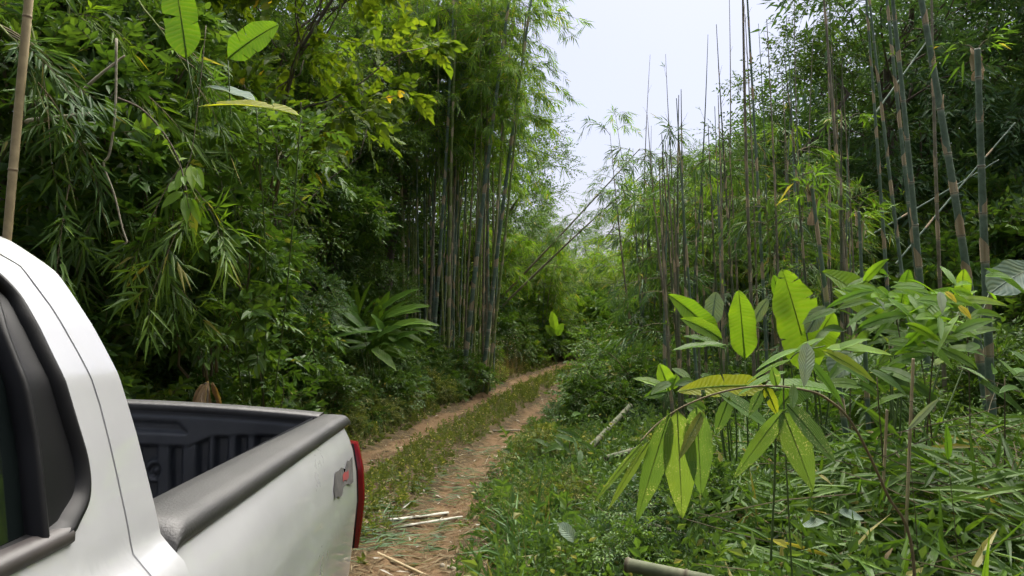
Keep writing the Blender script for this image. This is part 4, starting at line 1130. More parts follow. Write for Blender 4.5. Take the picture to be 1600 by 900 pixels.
for _ in range(34):
    y = rng.uniform(6.5, 19); x = float(road_c(y)) - rng.uniform(1.55, 2.5)
    if in_ginger_view(x, y, 0, .3): continue
    put_shrub('small light green bush on the weedy verge below the forest wall', rng.choice(['olive', 'fine', 'mid'], p=[.65, .2, .15]), x, y, rng.uniform(.3, .6), 'small bushes on the weedy verge')
for _ in range(14):
    y = rng.uniform(19.5, 23); x = rng.uniform(-7, -1.8)
    put_shrub('tall dark shrub in the shade behind the tall bamboo clump', rng.choice(['dark', 'finedark']), x, y, rng.uniform(1.8, 2.6), 'dark shrubs behind the bamboo clump')
for _ in range(40):
    y = rng.uniform(9.5, 15.5); x = float(road_c(y)) - rng.uniform(2.5, 3.9)
    hz_ = rng.uniform(0, 1) ** 1.3 * 5.0
    if in_ginger_view(x, y, hz_): continue
    put_creeper('dark creeper curtain on the forest wall over the ginger plant', rng.choice(['dark', 'finedark', 'fine', 'mid'], p=[.4, .25, .15, .2]), x, y, rng.uniform(.7, 1.1), 'creepers over the ginger plant', hz_)
for _ in range(30):
    y = rng.uniform(11.0, 18.5); x = float(road_c(y)) - rng.uniform(1.9, 3.6)
    if in_ginger_view(x, y): continue
    put_shrub('dark shrub on the bank below the tall bamboo clump', rng.choice(['dark', 'fine', 'finedark', 'mid'], p=[.4, .2, .2, .2]), x, y, rng.uniform(.5, .85), 'shrubs on the bank below the bamboo clump')
for _ in range(26):
    y = rng.uniform(18, 25); x = float(road_c(y)) + rng.uniform(-5.5, -1.6)
    put_shrub('light green shrub lining the bend of the track', rng.choice(['bright', 'mid', 'fine', 'dark'], p=[.3, .3, .25, .15]), x, y, rng.uniform(.8, 1.3), 'shrubs lining the bend')
for _ in range(30):
    y = rng.uniform(25, 32); x = rng.uniform(-3, 9)
    if abs(road_s(x, y)) < 1.3: continue
    put_shrub('tall light green shrub closing off the view at the bend', rng.choice(['bright', 'mid', 'fine', 'dark'], p=[.4, .3, .2, .1]), x, y, rng.uniform(1.2, 1.8), 'shrubs closing off the view')
# right of the track
for _ in range(26):
    y = rng.uniform(9.5, 17); x = float(road_c(y)) + rng.uniform(1.9, 4.4)
    put_shrub('low bushy shrub crowding the outer verge of the track', rng.choice(['fine', 'mid', 'finedark', 'bright'], p=[.4, .25, .25, .1]), x, y, rng.uniform(.55, .9), 'shrubs crowding the outer verge')
for _ in range(30):
    y = rng.uniform(15, 26); x = float(road_c(y)) + rng.uniform(2.2, 7)
    put_shrub('tall shrub between the track and the thin bamboo grove', rng.choice(['mid', 'bright', 'fine', 'dark'], p=[.35, .3, .2, .15]), x, y, rng.uniform(.9, 1.6), 'shrubs beyond the outer verge')
for _ in range(30):
    y = rng.uniform(6.0, 13.5); x = rng.uniform(2.3 + .12 * (y - 6), .78 * y + .8)
    put_shrub('dark undergrowth shrub among the thin bare bamboo culms', rng.choice(['dark', 'finedark', 'lance', 'mid'], p=[.35, .2, .25, .2]), x, y, rng.uniform(.6, 1.0), 'undergrowth among the bare culms')
for _ in range(28):
    y = rng.uniform(11.5, 18); x = rng.uniform(.42 * y, .74 * y)
    put_shrub('big leafy shrub on the slope under the hillside trees', rng.choice(['dark', 'mid', 'lance', 'finedark'], p=[.3, .25, .25, .2]), x, y, rng.uniform(1.3, 2.1), 'shrubs on the slope under the hillside trees')

for _ in range(46):
    y = rng.uniform(4.8, 12); x = float(road_c(y)) + rng.uniform(1.35, 3.4)
    px_ = 800 + x / y * FPX
    if 880 < px_ < 1070 and y < 9.5: continue
    put_shrub('knee-high bush among the outer verge weeds', rng.choice(['olive', 'fine', 'finedark', 'mid'], p=[.4, .25, .15, .2]), x, y, rng.uniform(.28, .55), 'knee-high bushes of the outer verge')

for _ in range(26):
    px, d = rng.uniform(636, 800), rng.uniform(15.0, 16.4); p = at(px, 600, d)
    if road_s(p[0], p[1]) > -1.2: continue
    put_shrub('glossy shrub hiding the foot of the tall bamboo clump', rng.choice(['dark', 'mid', 'finedark'], p=[.4, .35, .25]), p[0], p[1], rng.uniform(.4, .7), 'shrubs hiding the foot of the bamboo clump')
def d_for(px, s):
    ds = np.linspace(5, 24, 800); return float(ds[np.argmin(np.abs(road_s((px - 800) * ds / FPX, ds) - s) + 10 * (ds < 8))])
for px, so, s_, kd in ((540, -1.9, .6, 'olive'), (562, -1.75, .5, 'mid'), (580, -1.6, .5, 'olive'), (602, -1.7, .6, 'mid'), (630, -1.65, .5, 'olive'), (655, -1.7, .55, 'fine'), (520, -2.0, .65, 'mid'), (495, -2.1, .7, 'dark'), (610, -2.0, .6, 'mid')):
    d = d_for(px, so); p = at(px, 600, d); put_shrub('small shrub at the foot of the ginger plant', kd, p[0], p[1], s_, 'small shrubs at the foot of the ginger plant')

for _ in range(34):
    px, d = rng.uniform(960, 1420), rng.uniform(4.3, 7.0); p = at(px, 700, d)
    if road_s(p[0], p[1]) < 1.9 or (px < 1060 and d > 6): continue
    put_shrub('dark leafy bush half buried in the cut bamboo leaves', rng.choice(['finedark', 'dark', 'lance', 'mid'], p=[.3, .3, .25, .15]), p[0], p[1], rng.uniform(.3, .55), 'bushes buried in the cut leaves')

for _ in range(40):
    y = rng.uniform(10.5, 16.5); x = float(road_c(y)) + rng.uniform(1.7, 4.0); s_ = rng.uniform(.85, 1.3)
    if 800 + x / y * FPX - .8 * s_ / y * FPX < 888: continue
    put_shrub('chest-high shrub crowding the outer edge of the track before the bend', rng.choice(['olive', 'fine', 'mid', 'finedark'], p=[.2, .35, .3, .15]), x, y, s_, 'chest-high shrubs before the bend')
# ------------------------------------------------------------------ bamboo
MAT['culm_grey'] = tint_mat('bamboo_culm_grey', [(0, (.08, .095, .055)), (.6, (.14, .14, .09)), (1, (.07, .06, .04))], .65, .12, noise_amt=.3, noise_scale=16)
# tall clump beyond the ginger plant
fol = dict(n=24, lo=.5, hi=.98, ln=1.5, nt=12, k=7, L=.2, W=.026, sag=.55)
fol2 = dict(n=16, lo=.62, hi=.98, ln=1.4, nt=12, k=7, L=.2, W=.026, sag=.55)
D0 = 17.2
named = [((722, 560), (804, -60), .054, 'culm', 'thick blue-green culm with pale sheaths leaning over the track', fol2, 16.2),
         ((752, 556), (836, -40), .05, 'culm', 'leaning bamboo culm with one broad pale sheath flap, outermost of its clump', fol2, 16.4),
         ((760, 560), (822, 20), .034, 'culm_yellow', 'slim yellow-green culm at the track side of the tall clump', fol2, 16.3),
         ((672, 560), (712, -70), .042, 'culm', 'upright culm with two pale sheath flaps on the forest side of the clump', fol2, 16.3),
         ((700, 560), (716, -50), .038, 'culm_yellow', 'yellow-green upright culm in the middle of the tall clump', fol2, 16.2)]
for (b, t, r, m, l, f, d) in named:
    B = at(b[0], b[1], d); B[2] = min(B[2], float(gz(B[0], B[1]))) - .05
    culm('bamboo_culm', l + ' beside the track bend' if len(l.split()) < 9 else l, B, at(t[0], t[1], d - .6), r, r * .45, .42, .012, m, .75, .06, .9, f, 'culms of the tall clump', 'bamboo_leaf_bright')
for i in range(50):
    px = rng.uniform(630, 772); d = D0 + rng.uniform(-.8, 1.8)
    B = at(px, 560, d); B[2] = float(gz(B[0], B[1])) - .05
    tp = at(px + (px - 640) * .3 + rng.normal(0, 20), rng.uniform(-120, 60), d + rng.uniform(-.8, 1.2))
    m = rng.choice(['culm', 'culm_yellow', 'culm_brown'], p=[.35, .4, .25])
    culm('bamboo_culm', 'slender culm packed into the tall leafy clump at the bend', B, tp, rng.uniform(.02, .036), None, .4, .015, m, .45, .05, .8, None if i % 3 == 0 else (fol if i % 2 else fol2), 'packed culms of the tall clump', ['bamboo_leaf', 'bamboo_leaf_bright', 'bamboo_leaf_dark'][i % 3])

# arching clumps in the distance
def arch_clump(label, x, y, H, n, leafm, lean=0.0, dens=11, L=.2, group=None, spread=.35):
    z = float(gz(x, y)); o = thing('bamboo_clump', label, 'bamboo', (x, y, z), group)
    gf = Geo()
    for i in range(n):
        az = rng.uniform(0, 6.28); rr = rng.uniform(.1, spread) * H
        b = np.array([math.cos(az) * .25, math.sin(az) * .25, -.1]); hh = H * rng.uniform(.75, 1.05)
        c = b + np.array([math.cos(az) * rr * .2, math.sin(az) * rr * .2, hh * .95]); e = np.array([math.cos(az) * rr + lean * H, math.sin(az) * rr, hh * rng.uniform(.78, 1.0)])
        C = bez(b, c, e, 22)
        g = Geo(); V, F = tube(C, np.linspace(.028, .005, 22), 6); g.add(V, F, rng.uniform(0, .4))
        link('culm', g.mesh('culm', [MAT[rng.choice(['culm', 'culm_yellow', 'culm_brown'])]]), o)
        for _ in range(dens):
            f = rng.uniform(.3, 1); p = np.array([np.interp(f * 21, range(22), C[:, j]) for j in range(3)])
            a2 = rng.uniform(0, 6.28); plume(gf, p, (math.cos(a2), math.sin(a2), rng.uniform(.1, .8)), rng.uniform(.6, 1.3), 10, 6, L, L * .14, .35, .55)
    link('foliage', gf.mesh('foliage', [MAT[leafm], MAT['twig']], smooth=False), o)
    return o
G = 'arching bamboo clumps beyond the bend'
for x, y, H, n, m, ln in [(.9, 23.5, 3.5, 9, 'bamboo_leaf_bright', .05), (4.4, 26, 4.0, 9, 'bamboo_leaf_bright', -.05), (6.2, 23, 6.6, 10, 'bamboo_leaf', .0), (1.4, 33, 4.0, 8, 'bamboo_leaf', .0), (8.4, 26.5, 7.5, 10, 'bamboo_leaf_bright', 0), (5.0, 18.2, 5.6, 9, 'bamboo_leaf', -.03), (-.9, 20.8, 4.2, 8, 'bamboo_leaf_bright', .1), (4.3, 14.2, 4.6, 9, 'bamboo_leaf', 0), (5.2, 12.6, 4.4, 8, 'bamboo_leaf_bright', 0), (3.4, 16.5, 4.8, 9, 'bamboo_leaf_bright', 0)]:
    arch_clump('arching bamboo clump with feathery foliage beyond the bend of the track' if y > 18 else 'arching bamboo clump with feathery foliage among the thin bare culms', x, y, H, n, m, ln, 11, .2, G if y > 18 else 'arching clumps among the bare culms')
# two long culms leaning out over the gap
for (b, t, l, d) in [((838, 395), (1000, 232), 'dark thin culm leaning across the sky gap, upper of two', 20.5), ((846, 402), (1010, 268), 'dark thin culm leaning across the sky gap, lower of two', 20.0)]:
    B = at(b[0] - 60, b[1] + 75, d + .4)
    culm('leaning_bamboo', l, B, at(t[0], t[1], d), .035, .012, .5, .02, 'culm_brown', 0, foliage=dict(n=16, lo=.45, hi=1, ln=.9, nt=8, k=5, L=.2, W=.024, sag=.6), leafmat='bamboo_leaf_dark')

# bare-stemmed grove on the far side of the track: named culms first (base pixel, top pixel, distance, radius)
R = [((1556, 700), (1527, 75), 6.9, .042, 'culm', 'stout dark culm broken off at a tuft of leaves near the hillside', .5),
     ((1560, 640), (1425, -80), 7.2, .042, 'culm', 'stout blue-green culm with tan sheath bands leaning across its broken neighbour', .95),
     ((1462, 640), (1388, -60), 7.6, .037, 'culm', 'long blue-green culm with tan bands, thickest of the close pair', .85),
     ((1470, 560), (1382, -40), 8.3, .03, 'culm', 'slimmer culm of the close pair with wide tan sheath bands', .9),
     ((1450, 600), (1352, -60), 8.0, .024, 'culm', 'thin culm with flared tan sheaths beside the close pair', .8),
     ((1482, 560), (1455, -40), 8.6, .026, 'culm_brown', 'thin brown withered culm between the stout culms', .5),
     ((1402, 560), (1352, -20), 9.0, .026, 'culm', 'straight thin culm with tan bands standing alone before the hillside', .9),
     ((1335, 560), (1284, -40), 9.4, .028, 'culm_brown', 'slender grey-tan culm before the dark hillside trees', .7),
     ((1186, 600), (1160, -60), 8.2, .023, 'culm_brown', 'tallest dark culm of the thin grove, tan bands low down', .8),
     ((1206, 600), (1166, -30), 8.5, .022, 'culm', 'blue-green culm crossing behind the tallest dark culm', .8),
     ((1348, 560), (1268, 290), 5.6, .026, 'culm', 'short leaning shoot ending in a ragged tuft of sheaths', .6),
     ((1364, 560), (1342, 330), 6.0, .024, 'culm', 'short upright shoot capped with dry sheaths', .7)]
for (b, t, d, r, m, l, sh) in R:
    B = at(b[0], b[1], d); B[2] = float(gz(B[0], B[1])) - .05
    f = at(b[0], b[1], d); k = (at(t[0], t[1], d) - f); 
    o = culm('bamboo_culm', l, B, at(t[0], t[1], d + rng.uniform(-.3, .3)), r, r * (.6 if 'broken' in l else .45), .34, .01, m, sh, .08, 1.0, None, 'bare culms before the hillside', 'bamboo_leaf', whisk=.35)
    if 'broken' in l or 'ragged' in l or 'capped' in l:
        gf = Geo(); tp = at(t[0], t[1], d)
        for _ in range(3):
            az = rng.uniform(0, 6.28); plume(gf, tp - np.array([0, 0, rng.uniform(0, .15)]), (math.cos(az) * .7, math.sin(az) * .7, 1.2), .2, 3, 4, .15, .026, .4, .4)
        link('tuft', gf.mesh('tuft', [MAT['bamboo_leaf'], MAT['twig']], smooth=False, origin=B), o)
        for q in range(3):
            s_ = link('sheath', SHEATH[2], o, tuple(tp - B + np.array([0, 0, -.12 - .09 * q]))); s_.scale = (r * 1.1, r * 1.1, .15); s_.rotation_euler = (0, rng.uniform(-.1, .1), rng.uniform(0, 6))
fa = dict(n=11, lo=.3, hi=1.0, ln=.7, nt=8, k=6, L=.19, W=.026, sag=.5)
for i in range(36):
    px = rng.uniform(1030, 1345) if i < 28 else rng.uniform(985, 1060); d = rng.uniform(8.6, 13.5)
    if i >= 28: d = rng.uniform(13, 17)
    B = at(px, 500, d); B[2] = float(gz(B[0], B[1])) - .05
    ty = (rng.uniform(-60, 130) if px > 1110 else rng.uniform(40, 200)) if i % 3 == 0 else rng.uniform(170, 320)
    tp = at(px + rng.normal(-10, 30) - (px > 1250) * 14, ty, d + rng.normal(0, .5))
    m = rng.choice(['culm', 'culm_brown', 'culm_yellow'], p=[.5, .35, .15])
    culm('bamboo_culm', 'thin bare-tipped culm in the crowded grove beyond the broad-leaved saplings', B, tp, rng.uniform(.017, .032), .003, .33, .022, m, .65, .08, .72, fa if i % 3 else None, 'thin culms of the crowded grove', ['bamboo_leaf', 'bamboo_leaf_dark', 'bamboo_leaf_bright', 'bamboo_leaf_dark'][i % 4], whisk=.75, sh_len=.45)
for i in range(30):
    px = rng.uniform(1050, 1345); d = rng.uniform(7.6, 10.2); B = at(px, 500, d); B[2] = float(gz(B[0], B[1])) - .05
    ty = rng.uniform(110, 280) if px < 1150 else (rng.uniform(-50, 120) if i % 3 == 0 else rng.uniform(90, 280))
    tp = at(px + rng.normal(-14, 18) - (450 - ty) * .03, ty, d + rng.normal(0, .3)); m = rng.choice(['culm', 'culm_brown', 'culm_grey'], p=[.45, .3, .25])
    culm('bamboo_culm', 'slim tan-banded culm at the front of the grove behind the broad-leaved saplings', B, tp, rng.uniform(.014, .024), .004, .3, .012, m, .8, .1, .9, None, 'slim culms at the front of the grove', 'bamboo_leaf', whisk=.6, sh_len=.5)
# fallen poles caught slantwise in the grove
for (b, t, d, l) in [((1400, 412), (1586, 192), 10.4, 'long pale fallen pole slanting up before the dark hillside'), ((1352, 372), (1560, 250), 10.8, 'thin pale pole slanting below the long fallen one'), ((1358, 190), (1450, 62), 10.5, 'short pale pole slanting high before the hillside trees')]:
    culm('fallen_pole', l, at(b[0], b[1], d), at(t[0], t[1], d + .5), .014, .011, .4, .008, 'culm', .4)

# bamboo hanging over the forest wall above the truck
def hanging(label, pts, n, L, Wd, leafm, ln=.75, group='bamboo hanging over the forest wall', r=.014, nt=10, lo=.3):
    P = [np.asarray(p, float) for p in pts]; b = P[0].copy()
    o = thing('hanging_bamboo', label, 'bamboo', tuple(b), group)
    C = poly(P, 30); g = Geo(); V, F = tube(C, np.linspace(r, r * .25, 30), 6); g.add(V, F, rng.uniform(0, .4))
    link('stalk', g.mesh('stalk', [MAT['culm_yellow']], origin=b), o)
    gf = Geo(); tn = unit(np.gradient(C, axis=0))
    for _ in range(n):
        f = rng.uniform(lo, 1); i = min(29, int(f * 29)); a2 = rng.uniform(0, 6.28)
        plume(gf, C[i], tn[i] * .9 + np.array([math.cos(a2), math.sin(a2) * .8, -.1]) * .9, ln * rng.uniform(.5, 1.15), nt, 6, L * rng.uniform(.75, 1.1), Wd, .22, .4, spread=.6, tl_=.22)
    link('foliage', gf.mesh('foliage', [MAT[leafm], MAT['twig']], smooth=False, origin=b), o)
    return o
HB = [((40, 700, 6.2), (90, 60, 6.0), (200, 130, 5.6), (320, 330, 5.3), 6, .22, .026, 'bamboo_leaf_bright', 'long bright bamboo spray arching across to the pale sprig'),
      ((150, 650, 7.0), (200, 220, 6.8), (300, 300, 6.4), (352, 470, 6.2), 8, .22, .026, 'bamboo_leaf_bright', 'bright yellow-green bamboo spray hanging nearest the truck bed'),
      ((-40, 700, 5.6), (0, -20, 5.4), (70, 120, 5.2), (120, 330, 5.0), 5, .2, .026, 'bamboo_leaf', 'bamboo spray hanging behind the bare tan pole'),
      ((60, 640, 6.6), (120, -60, 6.4), (230, 20, 6.1), (330, 170, 5.9), 6, .21, .026, 'bamboo_leaf', 'bamboo spray hanging from the top edge before the banana plant'),
      ((200, 640, 7.6), (260, 200, 7.4), (330, 260, 7.1), (395, 330, 6.9), 6, .2, .026, 'bamboo_leaf', 'small bamboo spray at the inner end of the hanging row'),
      ((-60, 640, 5.0), (-40, 100, 4.9), (20, 60, 4.7), (75, 180, 4.6), 5, .18, .024, 'bamboo_leaf_dark', 'dark grey-green bamboo spray in the upper corner'),
      ((20, 680, 5.8), (60, 200, 5.7), (130, 240, 5.5), (215, 430, 5.3), 5, .21, .026, 'bamboo_leaf', 'bamboo spray drooping low over the cab'),
      ((90, 700, 6.4), (150, 330, 6.2), (230, 350, 6.0), (300, 520, 5.8), 5, .2, .026, 'bamboo_leaf_bright', 'low bamboo spray just above the tailgate')]
for i, (a, b, c, e, n, L_, W_, m, l) in enumerate(HB):
    A = at(*a); A[2] = min(A[2], float(gz(A[0], A[1])) + .1)
    b, c, e = [(q[0], q[1], q[2] + .1) for q in (b, c, e)]
    hanging(l, [A, at(*b), at(*c), at(*e)], n, L_, W_, m, ln=.6)
# bare dry pole standing close behind the cab
B = at(-28, 900, 4.6); B[2] = float(gz(B[0], B[1])) - .05
culm('dry_pole', 'bare tan dry bamboo pole standing close behind the cab roof', B, at(52, -70, 4.6), .027, .026, .75, .006, 'culm_tan', 0)
# ------------------------------------------------------------------ single plants near the track
def floor_pt(px, py, d, lift=0.0):
    p = at(px, py, d); p[2] = float(gz(p[0], p[1])) + lift; return p
# ginger plant
GD = 1.4
gb = floor_pt(585, 600, 11.6 + GD)
o = thing('ginger_plant', 'large ginger plant with long arching glossy leaves by the track', 'plant', tuple(gb))
gl_ = [((548, 505), (505, 427), 11.7), ((545, 512), (491, 459), 11.5), ((552, 500), (525, 437), 11.9), ((556, 498), (553, 440), 11.9), ((560, 496), (581, 441), 11.8), ((566, 500), (590, 466), 11.5), ((590, 488), (657, 451), 11.6), ((598, 498), (674, 478), 11.3), ((600, 512), (682, 517), 11.2), ((606, 525), (651, 552), 11.1), ((590, 505), (640, 470), 11.8), ((575, 515), (610, 455), 11.9), ((570, 525), (535, 470), 11.2), ((600, 520), (665, 500), 11.0), ((585, 530), (630, 510), 10.9), ((560, 530), (515, 500), 11.2), ((580, 545), (620, 580), 10.9), ((595, 500), (660, 487), 11.5), ((550, 520), (500, 480), 11.4), ((585, 495), (625, 462), 12.0)]
for i, (a, b, d) in enumerate(gl_):
    A, Bp = at(a[0], a[1], d + GD), at(b[0], b[1], d + GD - .25)
    leaf_obj(o, A, Bp, rng.uniform(.17, .22), MAT['ginger'], rng.uniform(.2, .9), .006, shape='lance', nrm=(rng.normal(0, .25), -.55, .8), sag=.10, fold=.3, ripple=.03)
    if i % 4 == 0: stem_obj(o, [gb + np.array([rng.normal(0, .1), rng.normal(0, .1), 0]), (gb + A) / 2 + np.array([0, 0, .2]), A], .014, .008, n=12)
for _ in range(30):
    hub = at(rng.uniform(560, 605), rng.uniform(505, 560), rng.uniform(11.0, 11.8) + GD); az = rng.uniform(-.5, 3.6); dv = np.array([math.cos(az), -.35, .55 * math.sin(az) + .05])
    leaf_obj(o, hub, hub + dv * rng.uniform(.65, 1.15), rng.uniform(.15, .21), MAT['ginger'], rng.uniform(.1, .8), .006, shape='lance', nrm=(rng.normal(0, .25), -.55, .8), sag=.16, fold=.3, ripple=.03)
# broad-leaved saplings beyond the debris
def sapling(label, base, lv, stems=True, name='banana_sapling'):
    o = thing(name, label, 'plant', tuple(base))
    for q in lv:
        a, b, d, W_, tn = q[:5]; kw = dict(q[5]) if len(q) > 5 else {}
        mt = MAT[kw.pop('mat', 'banana')]
        A = at(a[0], a[1], d); Bp = at(b[0], b[1], d + kw.pop('dd', 0))
        leaf_obj(o, A, Bp, W_, mt, tn, .008, shape=kw.pop('shape', 'banana'), nrm=kw.pop('nrm', (rng.normal(0, .15), -1, .35)), sag=kw.pop('sag', .08), **kw)
        stem_obj(o, [base + np.array([rng.normal(0, .05), rng.normal(0, .05), 0]), base * .45 + A * .55 + np.array([rng.normal(0, .05), 0, .05]), A], .008, .005, n=12, tint=.1)
    return o
sapling('broad-leaved sapling with one upright leaf lit through and a bluish one', floor_pt(1150, 640, 5.6), [
    ((1164, 562), (1154, 453), 5.6, .21, .75, dict(nrm=(0.05, -1, .1), fold=.12)), ((1122, 528), (1044, 460), 5.7, .17, .6, dict(fold=.3)), ((1112, 508), (1119, 456), 5.8, .15, .05, dict(mat='blade_pale', nrm=(-.2, -1, .2))),
    ((1128, 530), (1064, 498), 5.5, .12, .8, {}), ((1132, 545), (1068, 526), 5.4, .13, .1, dict(nrm=(0, -.3, 1))), ((1176, 505), (1200, 466), 5.7, .10, .2, dict(mat='blade_pale', nrm=(.4, -1, .2))), ((1135, 540), (1050, 548), 5.3, .1, .3, dict(nrm=(0, -.3, 1)))])
sapling('torn yellow-green broad-leaved sapling behind the drooping big leaves', floor_pt(1265, 650, 5.2), [
    ((1268, 585), (1222, 420), 5.2, .34, .8, dict(nrm=(.1, -1, .1), fold=.1, tears=7, ns=26)), ((1262, 560), (1302, 488), 5.0, .24, .85, dict(nrm=(.2, -1, .2), fold=.1)), ((1222, 478), (1208, 430), 5.3, .10, .55, {}),
    ((1260, 520), (1288, 478), 4.9, .11, .1, dict(mat='blade_pale', nrm=(.3, -.6, .8))), ((1300, 590), (1345, 540), 4.9, .2, .15, dict(mat='blade_pale', nrm=(-.2, -.6, .8))), ((1275, 600), (1215, 640), 4.7, .16, .3, dict(sag=.3))])
sapling('glossy broad-leaved sapling under the stout blue-green culms', floor_pt(1400, 640, 5.4), [
    ((1398, 500), (1284, 424), 5.4, .24, .7, dict(nrm=(.1, -.8, .6), fold=.25)), ((1392, 505), (1300, 455), 5.3, .16, .85, {}), ((1405, 490), (1420, 420), 5.6, .14, .4, {}), ((1500, 480), (1506, 420), 5.6, .13, .9, {}), ((1420, 510), (1490, 450), 5.5, .18, .4, dict(nrm=(-.2, -.7, .6))), ((1545, 460), (1620, 415), 6.0, .3, .05, dict(mat='blade_pale', nrm=(0, -.7, .7)))])
sapling('small sapling with two rounded bright leaves beside the verge weeds', floor_pt(1040, 660, 5.4), [
    ((1046, 612), (1030, 568), 5.4, .13, .85, dict(nrm=(0, -1, .2), shape='oval')), ((1040, 606), (990, 592), 5.3, .09, .6, dict(nrm=(0, -.5, .9), shape='oval')), ((1050, 608), (1058, 585), 5.4, .09, .7, dict(shape='oval')), ((1042, 612), (1005, 622), 5.2, .07, .3, dict(shape='lance'))], name='sapling')
sapling('lone bright sapling shoot at the far end of the track', floor_pt(866, 545, 21), [((868, 522), (862, 486), 21, .26, .8, dict(nrm=(0, -1, .1))), ((870, 525), (880, 505), 20.8, .2, .6, {}), ((866, 525), (852, 508), 20.9, .2, .7, {})])
# banana behind the hanging bamboo
bb = floor_pt(400, 640, 7.6)
o = sapling('banana plant with backlit leaves behind the hanging bamboo', bb, [
    ((292, 92), (272, -40), 5.7, .26, .5, dict(nrm=(.1, -1, .1), tears=4, ns=24, fold=.12)), ((356, 92), (436, 38), 5.8, .24, .55, dict(nrm=(.1, -1, .2), tears=6, ns=24, fold=.12)), ((470, 182), (305, 168), 5.6, .16, .95, dict(nrm=(0, -.5, 1), sag=.12, tears=5, fold=.3)),
    ((400, 160), (318, 136), 5.9, .2, .1, dict(mat='blade_pale', nrm=(0, -.4, 1))), ((240, 300), (180, 270), 6.0, .2, .6, dict(nrm=(0, -.6, .8), sag=.2))], name='banana_plant')
# dead banana leaf hanging behind the tailgate
db = floor_pt(318, 690, 5.0)
o = thing('dead_leaf_stump', 'brown withered leaf stump just over the tailgate', 'plant', tuple(db))
for a, b, W_ in (((318, 600), (298, 650), .05), ((325, 596), (330, 650), .06), ((332, 598), (350, 655), .05), ((315, 602), (310, 660), .05), ((322, 600), (340, 690), .06), ((326, 598), (292, 690), .05), ((320, 600), (320, 670), .05), ((330, 600), (356, 680), .04)):
    leaf_obj(o, at(a[0], a[1], 5.0), at(b[0], b[1], 4.9 + rng.uniform(0, .3)), W_, MAT['dry_leaf'], rng.uniform(.1, .9), .005, shape='oval', sag=.25, fold=.6, ripple=.08, nrm=(rng.normal(0, .4), -1, .2))
stem_obj(o, [db, at(322, 640, 5.0), at(322, 598, 5.0)], .02, .012, 'bark', 'stump')

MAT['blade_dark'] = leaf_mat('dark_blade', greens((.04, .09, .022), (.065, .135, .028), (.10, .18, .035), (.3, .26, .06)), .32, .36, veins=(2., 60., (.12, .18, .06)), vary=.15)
# bright fan-leaved bamboo seedlings near the stout culms
def seedling(label, base, hub, n, L, W_, mat='blade_bright', spread=1.0, group=None):
    o = thing('bamboo_seedling', label, 'bamboo', tuple(base), group)
    stem_obj(o, [base, (base + hub) / 2 + rnd(1, .06)[0], hub], .006, .003, 'twig', n=12, tint=.3)
    for i in range(n):
        az = rng.uniform(0, 6.28); el = rng.uniform(-.75, .75)
        d = np.array([math.cos(az) * 1.15, math.sin(az) * .8, el]) * spread; d = unit(d)
        A = hub + rnd(1, .08)[0] * np.array([1.3, 1, 1.1]); ll = L * rng.uniform(.65, 1.15)
        leaf_obj(o, A, A + d * ll - np.array([0, 0, .12 * ll]), W_ * rng.uniform(.8, 1.2), MAT[mat], rng.uniform(.1, .92), .0022, shape='lance', nrm=(rng.normal(0, .6), -.9 + rng.normal(0, .3), .6), sag=.14, fold=.2, ripple=.01, ns=9, nc=2)
    return o
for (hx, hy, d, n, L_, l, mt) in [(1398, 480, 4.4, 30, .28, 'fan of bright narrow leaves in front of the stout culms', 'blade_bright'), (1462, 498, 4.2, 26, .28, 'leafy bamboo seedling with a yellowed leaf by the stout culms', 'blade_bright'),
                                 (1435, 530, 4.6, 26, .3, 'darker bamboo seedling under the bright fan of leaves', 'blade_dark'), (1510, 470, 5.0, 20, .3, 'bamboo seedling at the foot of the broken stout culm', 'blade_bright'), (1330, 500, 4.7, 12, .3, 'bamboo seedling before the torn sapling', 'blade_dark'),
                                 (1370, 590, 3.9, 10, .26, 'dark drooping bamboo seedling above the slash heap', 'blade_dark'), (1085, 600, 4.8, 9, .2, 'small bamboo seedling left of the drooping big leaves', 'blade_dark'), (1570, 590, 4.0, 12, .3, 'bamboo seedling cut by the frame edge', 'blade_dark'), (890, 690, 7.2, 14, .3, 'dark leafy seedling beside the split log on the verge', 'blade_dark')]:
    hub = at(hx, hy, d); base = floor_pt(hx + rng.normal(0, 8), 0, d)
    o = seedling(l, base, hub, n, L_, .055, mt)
# two yellowed leaves on the second seedling
oy = [q for q in COL.objects if q.get('label', '').startswith('leafy bamboo seedling with a yellowed')][0]
leaf_obj(oy, at(1476, 456, 4.1), at(1495, 474, 4.05), .035, MAT['blade_bright'], 1.0, .002, shape='lance', nrm=(0, -1, .3), label='yellowed leaf')
leaf_obj(oy, at(1497, 478, 4.1), at(1518, 500, 4.05), .04, MAT['blade_bright'], 1.0, .002, shape='lance', nrm=(0, -1, .3), label='yellowed leaf')
leaf_obj(oy, at(1469, 456, 4.05), at(1472, 490, 4.0), .055, MAT['blade_pale'], .9, .002, shape='oval', nrm=(0, -1, .2), label='pale underside of a leaf')

